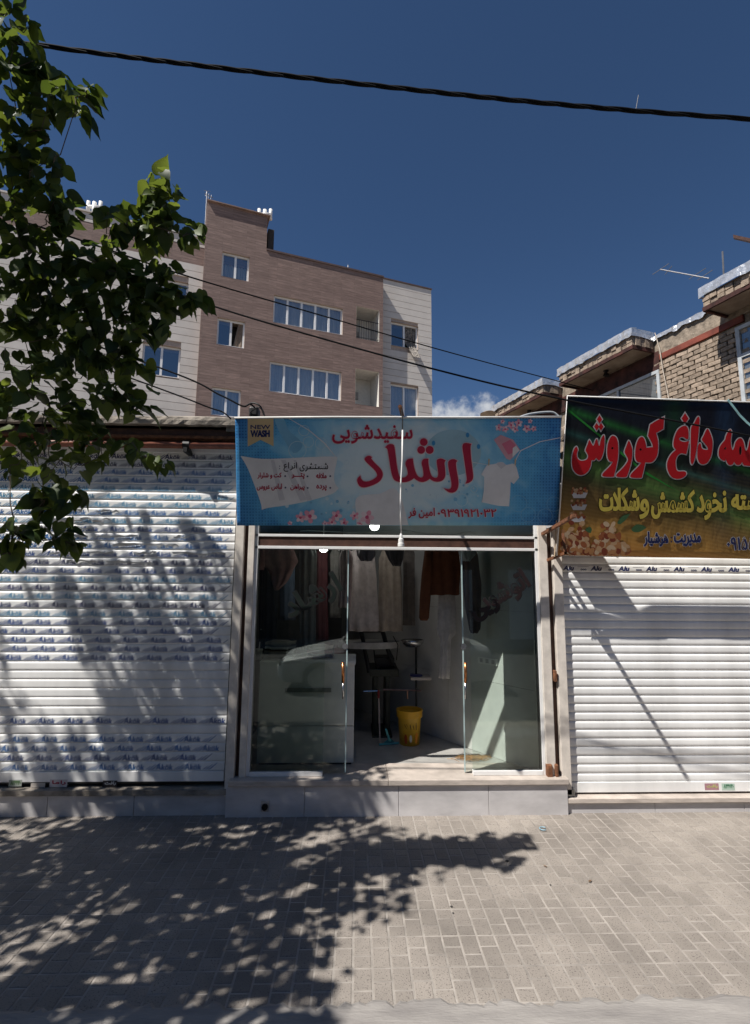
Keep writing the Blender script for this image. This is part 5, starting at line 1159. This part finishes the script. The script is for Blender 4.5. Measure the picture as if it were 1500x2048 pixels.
q = PZ(1086, 1657, .012); tag(MB().tube([q + Vector((.028 * math.cos(a), .028 * math.sin(a), 0)) for a in [.5 + k * .32 for k in range(16)]], .0045, 6).build('plastic_ring', mat('blue_ring', (.25, .40, .48), .4), smooth=True), 'open blue plastic ring lying on the pavers', 'ring')
for x, y, r_, lb in ((903, 1813, .009, 'small dark pebble on the sunny pavers below the shop step'), (906, 1826, .006, 'tiny dark pebble just in front of the larger one'), (1014, 1722, .014, 'flat dark pebble on the pavers at the tip of the shade'), (1101, 1770, .007, 'small dark pebble on the pavers right of the shade')):
    q = PZ(x, y, .003); bm = bmesh.new(); bmesh.ops.create_icosphere(bm, subdivisions=2, radius=1)
    for v in bm.verts: v.co = q + Vector((v.co.x * r_ * R.uniform(.8, 1.2), v.co.y * r_ * R.uniform(.6, .9), max(-.2, v.co.z) * r_ * .5))
    me_ = bpy.data.meshes.new('pebble'); bm.to_mesh(me_); bm.free(); me_.materials.append(M_dark); tag(link('pebble', me_), lb, 'pebble', 'pebbles on the pavement')
for x, y, a_, lb in ((1180, 1762, .6, 'dry brown leaf lying on the sunny pavers'), (1090, 1732, 2.2, 'curled dry leaf lying on the pavers by a dark pebble')):
    q = PZ(x, y, .006); vs = [q + Vector((u_ * math.cos(a_) - v_ * math.sin(a_), u_ * math.sin(a_) + v_ * math.cos(a_), z_)) for u_, v_, z_ in ((-.018, 0, 0), (-.008, .007, .003), (.008, .006, .004), (.02, 0, .001), (.008, -.006, .002), (-.008, -.007, .001), (0, 0, -.001))]
    o = MB().add(vs, [(6, i, (i + 1) % 6) for i in range(6)]).build('dry_leaf', mat('dry_leaf', (.20, .13, .08), .8, .2)); tag(o, lb, 'leaf', 'dry leaves on the pavement')
# crumbs of brick on the roof between the banners
for px, py, w_, h_ in ((975, 829, 30, 6), (1126, 868, 9, 30), (1128, 905, 8, 26)):
    a, b = PY(px - w_ / 2, py - h_ / 2, .1), PY(px + w_ / 2, py + h_ / 2, .1)
    bm = bmesh.new(); bmesh.ops.create_icosphere(bm, subdivisions=3, radius=1)
    for v in bm.verts: v.co = Vector(((a.x + b.x) / 2 + v.co.x * (b.x - a.x) / 2 * R.uniform(.85, 1.1), .1 + v.co.y * .12, (a.z + b.z) / 2 + v.co.z * (a.z - b.z) / 2 * R.uniform(.85, 1.1)))
    me_ = bpy.data.meshes.new('rubble'); bm.to_mesh(me_); bm.free(); me_.materials.append(M_brk)
    link('rubble', me_, LA if px < 1000 else RS).matrix_parent_inverse = pinv(LA if px < 1000 else RS)

# ================================================================== mulberry tree
TR = random.Random(21)
M_leaf = bpy.data.materials.new('mulberry_leaf'); M_leaf.use_nodes = True
t = M_leaf.node_tree; n = t.nodes; l = t.links; b = n['Principled BSDF']; b.inputs['Roughness'].default_value = .5; b.inputs['Specular IOR Level'].default_value = .4
oi = n.new('ShaderNodeObjectInfo'); ge = n.new('ShaderNodeNewGeometry'); v_ = math_node(n, l, 'FRACT', math_node(n, l, 'ADD', oi.outputs['Random'], ge.outputs['Random Per Island']))
rp = ramp_node(n, [(0, (.016, .034, .011)), (.55, (.036, .068, .016)), (1, (.10, .135, .030))]); l.new(v_, rp.inputs[0]); l.new(rp.outputs[0], b.inputs[0])
rt = ramp_node(n, [(0, (.05, .09, .010)), (1, (.24, .30, .04))]); l.new(v_, rt.inputs[0])
tl = n.new('ShaderNodeBsdfTranslucent'); l.new(rt.outputs[0], tl.inputs[0]); ms = n.new('ShaderNodeMixShader'); ms.inputs[0].default_value = .40; l.new(b.outputs[0], ms.inputs[1]); l.new(tl.outputs[0], ms.inputs[2]); l.new(ms.outputs[0], n['Material Output'].inputs[0])
M_bark = mat('mulberry_bark', (.13, .10, .075), .9, .25, 12, .6, 40, stretch=(1, 1, .3))
def leaf_geo(curl, fold):
    vs = []; fs = []
    rowsl = [(-.10, .17), (-.03, .34), (.12, .46), (.30, .50), (.50, .45), (.70, .32), (.87, .16), (1.0, .05)]; nr = len(rowsl)
    for i, (y, x) in enumerate(rowsl):
        ym = (.0, .04)[i] if i < 2 else y; z = lambda xx, yy: fold * abs(xx) - curl * yy * yy + .025 * math.sin(yy * 19 + xx * 5)
        vs += [(-x, y, z(x, y)), (0, ym, -.02 - curl * ym * ym), (x, y, z(x, y))]
    vs.append((0, 1.12, -curl * 1.2))
    for i in range(nr - 1):
        for s in (0, 1): fs.append((i * 3 + s, i * 3 + s + 1, i * 3 + s + 4, i * 3 + s + 3))
    k = nr * 3; fs += [(k - 3, k - 2, k), (k - 2, k - 1, k)]; return vs, fs
LG = [leaf_geo(c, f) for c, f in ((.15, .25), (.35, .15), (.05, .4), (.5, .3))]
LM = []
for vs, fs in LG:
    LM.append(MB().add(vs, fs).mesh('leaf', M_leaf, True))
def ld(px, py, D): return PY(px, py, -4.9 + D)
CL = []                                              # leaf clusters: centre, radius, leaves
for px, py, D, r_, k in (
    (20, 45, 2.3, .16, 26), (55, 55, 2.3, .07, 8), (15, 130, 2.3, .15, 26), (70, 120, 2.3, .10, 14), (60, 175, 2.4, .12, 18), (20, 230, 2.4, .14, 20), (95, 215, 2.4, .09, 12), (150, 195, 2.3, .09, 13), (172, 175, 2.3, .05, 6), (145, 235, 2.3, .06, 7),
    (60, 285, 2.5, .12, 20), (20, 330, 2.5, .13, 20), (100, 320, 2.5, .08, 10), (70, 370, 2.6, .13, 22), (25, 420, 2.6, .15, 28), (110, 400, 2.6, .08, 9), (90, 450, 2.7, .13, 22), (125, 330, 2.5, .03, 3), (140, 440, 2.7, .06, 8),
    (318, 355, 2.7, .06, 9), (310, 395, 2.7, .08, 13), (340, 400, 2.7, .08, 13), (300, 440, 2.7, .10, 18), (345, 445, 2.7, .09, 16), (255, 440, 2.7, .08, 12), (215, 425, 2.7, .05, 6), (240, 480, 2.8, .09, 14), (300, 480, 2.8, .08, 12), (370, 470, 2.7, .06, 7), (395, 462, 2.7, .04, 5),
    (60, 520, 2.7, .17, 36), (140, 520, 2.8, .13, 28), (190, 520, 2.8, .10, 18), (30, 600, 2.8, .18, 40), (110, 590, 2.8, .17, 40), (190, 590, 2.8, .14, 32), (240, 545, 2.8, .10, 18), (260, 600, 2.8, .13, 28), (300, 560, 2.8, .09, 16), (330, 590, 2.8, .11, 22), (370, 590, 2.8, .07, 9), (395, 592, 2.8, .04, 5), (330, 535, 2.8, .06, 7), (320, 635, 2.8, .09, 15), (270, 660, 2.8, .10, 18),
    (50, 680, 2.8, .17, 34), (130, 670, 2.8, .17, 38), (210, 660, 2.8, .14, 30), (240, 720, 2.9, .11, 20), (285, 730, 2.9, .07, 11), (180, 730, 2.9, .14, 24), (110, 745, 2.8, .12, 18), (40, 750, 2.8, .14, 22), (20, 810, 2.8, .10, 14), (90, 815, 2.8, .13, 22), (150, 800, 2.9, .12, 18), (215, 790, 2.9, .10, 18), (265, 790, 2.9, .10, 20), (285, 825, 2.9, .06, 8),
    (40, 880, 2.8, .12, 18), (100, 870, 2.8, .12, 20), (165, 860, 2.9, .11, 18), (200, 880, 2.9, .08, 12), (120, 920, 2.8, .09, 11), (160, 925, 2.9, .06, 8), (265, 885, 2.9, .06, 8), (300, 920, 2.9, .06, 9), (325, 930, 2.9, .04, 5), (195, 915, 2.9, .05, 6), (20, 930, 2.8, .08, 8),
    (85, 960, 2.7, .07, 9), (90, 1000, 2.7, .09, 14), (120, 1015, 2.7, .08, 13), (145, 985, 2.7, .05, 7), (80, 1060, 2.7, .07, 10), (120, 1075, 2.7, .07, 11), (150, 1080, 2.7, .04, 6), (25, 1060, 2.6, .08, 12), (20, 1110, 2.6, .07, 8), (45, 1065, 2.6, .05, 6)):
    CL.append((ld(px, py, D), r_, max(3, int(k * (1.1 if py < 500 else 1.25 if py < 720 else .9))), True))
# the crown beyond the left edge of the picture, shading the pavement
tries = 0; out_n = 0
while out_n < 230 and tries < 6000:
    tries += 1
    a = TR.uniform(0, 6.283); rr_ = math.sqrt(TR.random()); c = Vector((-3.0 + 2.3 * rr_ * math.cos(a), -3.05 + 1.9 * rr_ * math.sin(a), TR.uniform(2.7, 5.6)))
    if (rr_**2) + ((c.z - 4.0) / 2.0)**2 > 1.15: continue
    px, py, zz = proj(c)
    if zz > -.5 and px > -75 - 130 / max(zz, .3): continue
    sx_, sy_ = c.x + .58 * c.z, c.y + .40 * c.z                    # where its shadow falls
    lim = -.10 if sy_ < -1.40 else (.9 if sy_ < -.35 else .6)
    if sx_ > lim - .12: continue
    CL.append((c, TR.uniform(.2, .3), 44, False)); out_n += 1
out_n = tries = 0
while out_n < 105 and tries < 6000:                   # the far side of the crown, whose shade falls on the shop fronts
    tries += 1; t_ = TR.uniform(1.15, 2.7); xw, zw_ = TR.uniform(-3.6, 1.25), TR.uniform(-.3, 2.45) 
    if xw > -1.0 and zw_ > 2.2 - 1.9 * (xw + 1.0): continue
    if xw < -2.75 and zw_ > .5 and TR.random() > .25: continue
    if zw_ > 1.9 and TR.random() > .45: continue
    c = Vector((xw - 1.45 * t_, -t_, zw_ + 2.5 * t_)); px, py, zz = proj(c)
    if zz > -.5 and px > -75 - 130 / max(zz, .3): continue
    CL.append((c, TR.uniform(.10, .2), TR.randint(9, 22), False)); out_n += 1
TREE = empty('mulberry_tree', (-3.0, -2.9, 0), 'leafy green mulberry tree reaching in from the left edge', 'tree')
trunk = [Vector((-3.0, -2.9, 0)), Vector((-3.02, -2.88, .7)), Vector((-2.95, -2.9, 1.4)), Vector((-2.9, -2.85, 2.1))]
MB().tube(trunk, [.15, .12, .105, .095], 14).build('trunk', M_bark, TREE, smooth=True)
nodes = [(trunk[-1], .07)]; br_m = MB()
for hx in ((-3.4, -3.4, 3.2), (-2.3, -2.5, 3.1), (-2.9, -2.2, 3.2), (-2.5, -3.3, 3.4)):
    e = Vector(hx); m_ = trunk[-1].lerp(e, .5) + Vector((0, 0, -.08)); br_m.tube([trunk[-1], m_, e], [.075, .06, .045], 8); nodes += [(m_, .055), (e, .045)]
br_m.build('branch', M_bark, TREE, smooth=True)
tw = MB()
for c, r_, k, f in sorted(CL, key=lambda q: (q[0] - trunk[-1]).length):
    p, pr = min(nodes, key=lambda q: (q[0] - c).length); m_ = p.lerp(c, .5) + Vector((TR.uniform(-.05, .05), TR.uniform(-.05, .05), -.04)); e = max(.0028, min(pr * .55, .016))
    tw.tube([p, p.lerp(m_, .5) + Vector((TR.uniform(-.02, .02), 0, TR.uniform(-.02, .02))), m_, c], [max(e, pr * .6 if (p - c).length < .8 else e), e, e * .9, e * .7], 5); nodes += [(m_, e), (c, e * .8)]
tw.build('twigs', M_bark, TREE, kind='stuff')
leaves = []
for c, r_, k, fr in CL:
    for _ in range(k):
        d = Vector((TR.gauss(0, 1), TR.gauss(0, 1), TR.gauss(0, 1))); d.normalize(); p = c + d * r_ * (TR.random()**.45)
        tip = Vector((d.x * .7 + TR.gauss(0, .45), d.y * .7 + TR.gauss(0, .45), -.55 + d.z * .3 + TR.gauss(0, .4))).normalized()
        nrm = Vector((TR.gauss(0, .5) + d.x * .3, TR.gauss(0, .5) + d.y * .3, .9)); nrm = (nrm - tip * nrm.dot(tip)).normalized(); s = TR.uniform(.048, .102)
        x = tip.cross(nrm); mw = Matrix((x, tip, nrm)).transposed().to_4x4() @ Matrix.Scale(s, 4); mw.translation = p
        leaves.append((mw, TR.randint(0, 3), s, p, fr))
def seen(q):
    a = proj(q[3]); return q[4] and 0 < a[0] < 1500 and 0 < a[1] < 2048
leaves.sort(key=lambda q: -(q[2] / (q[3] - CAM).length if seen(q) else 0))
crown = MB(); cnt_ = 0
rs_ = random.Random(5); vis_l = [q for q in leaves if seen(q)]
edge = set(id(q) for q in vis_l[:300])
for q in leaves:
    if id(q) in edge:
        link('leaf', LM[q[1]], TREE, mw=q[0]).matrix_parent_inverse = pinv(TREE)
    else:
        vs, fs = LG[q[1]]; crown.add([q[0] @ Vector(v) for v in vs], fs)
crown.build('crown', M_leaf, TREE, kind='stuff', smooth=True)
print('leaves', len(leaves), len(vis_l))

# ================================================================== houses across the street, behind the photographer: what the glass mirrors
M_ob = mat('opposite_brick', (.26, .20, .155), .9, .2, 3, .2, 30); M_od = mat('opposite_dark', (.05, .05, .055), .3, .1)
for k, (x0, x1, h_, lb) in enumerate(((-26, -9.2, 6.6, 'two storey brick house across the street, mirrored at the left of the shop glass'), (-9, 5, 7.4, 'taller brick house across the street, mirrored in the shop glass'), (5.2, 24, 6.2, 'low brick house across the street, mirrored at the right of the shop glass'))):
    o = empty('street_house', ((x0 + x1) / 2, -15, -.2), lb, 'house', 'houses across the street')
    MB().box(x0, x1, -22, -15, -.2, h_).build('wall', M_ob, o); MB().box(x0 - .05, x1 + .05, -22, -14.7, h_ + .001, h_ + .25).build('roof', M_conc, o)
    nw = int((x1 - x0) / 3.2)
    for j in range(nw):
        cx = x0 + (j + .5) * (x1 - x0) / nw
        wo = MB().box(cx - .7, cx + .7, -15.02, -14.97, 4.2, 5.6).build('window', M_od, o); child(MB().box(cx - .78, cx + .78, -15.03, -14.93, 4.08, 4.19).build('sill', M_stone), wo)
        MB().box(cx - 1.2, cx + 1.2, -15.02, -14.96, -.15, 2.6).build('shutter', M_slat if j % 3 == 0 else M_od, o)
sheet('far_pavement', -60, 60, -15, -12, -.03, M_conc)
# ================================================================== car parked behind the photographer, seen only as a reflection in the shop glass
CR = empty('parked_car', (.6, -6.5, -.16), 'white sedan parked across the street, seen mirrored in the left glass pane', 'car')
def car_pt(x, y, z): return Vector((.6 + x, -6.5 + y, -.16 + z))
def body_ring(x, w_, z0, z1, z2, wr):
    return [car_pt(x, sy * wy, z) for sy, wy, z in ((-1, w_ * .92, z0), (-1, w_, z0 + .18), (-1, w_, z1), (-1, wr, z2), (1, wr, z2), (1, w_, z1), (1, w_, z0 + .18), (1, w_ * .92, z0))]
M_car = mat('white_car_paint', (.78, .78, .78), .2, .02, spec=.6)
MB().loft([body_ring(*q) for q in ((-2.2, .60, .30, .52, .56, .5), (-2.05, .78, .22, .62, .70, .66), (-1.3, .85, .20, .74, .86, .74), (-.85, .86, .20, .80, .94, .76), (.0, .87, .20, .82, .95, .80), (1.2, .87, .20, .84, .96, .80), (1.75, .84, .22, .86, .98, .74), (2.1, .76, .26, .82, .92, .66), (2.2, .66, .34, .70, .8, .6))]).build('body', M_car, CR, bevel=.02)
MB().loft([[car_pt(x, sy * w_, z) for sy, w_, z in ((-1, .76, zb_), (-1, wr, zt_), (1, wr, zt_), (1, .76, zb_))] for x, zb_, zt_, wr in ((-.88, .93, .95, .72), (-.15, .94, 1.36, .60), (.3, .95, 1.43, .60), (.95, .95, 1.38, .60), (1.72, .96, 1.0, .70))]).build('greenhouse', mat('car_glass', (.02, .022, .025), .05, .02, spec=.8), CR)
MB().loft([[car_pt(x, sy * wr, z) for sy, z in ((-1, zt_), (-1, zt_ + .02), (1, zt_ + .02), (1, zt_))] for x, zt_, wr in ((-.2, 1.355, .61), (.3, 1.435, .615), (.98, 1.385, .61))]).build('roof', M_car, CR)
for sy in (-1, 1):
    for pts in ([(-.90, .77, .92), (-.18, .62, 1.37)], [(.42, .79, .94), (.40, .62, 1.43)], [(1.74, .74, .97), (.97, .62, 1.39)]):
        MB().tube([car_pt(x, sy * y, z) for x, y, z in pts], .035, 8).build('pillar', M_car, CR)
    MB().box(-.83, -.63, min(sy * .86, sy * 1.02), max(sy * .86, sy * 1.02), .93, 1.07, fr=car_pt).build('mirror', M_car, CR, bevel=.03)
    MB().box(-2.17, -2.0, min(sy * .42, sy * .72), max(sy * .42, sy * .72), .54, .66, fr=car_pt).build('headlight', M_steel, CR, bevel=.02)
    for x in (-1.35, 1.35):
        w_o = MB().tube([car_pt(x, sy * .70, .31), car_pt(x, sy * .89, .31)], .31, 24).build('wheel', M_black, CR)
        child(MB().tube([car_pt(x, sy * .885, .31), car_pt(x, sy * .898, .31)], .2, 20).build('rim', M_steel), w_o)
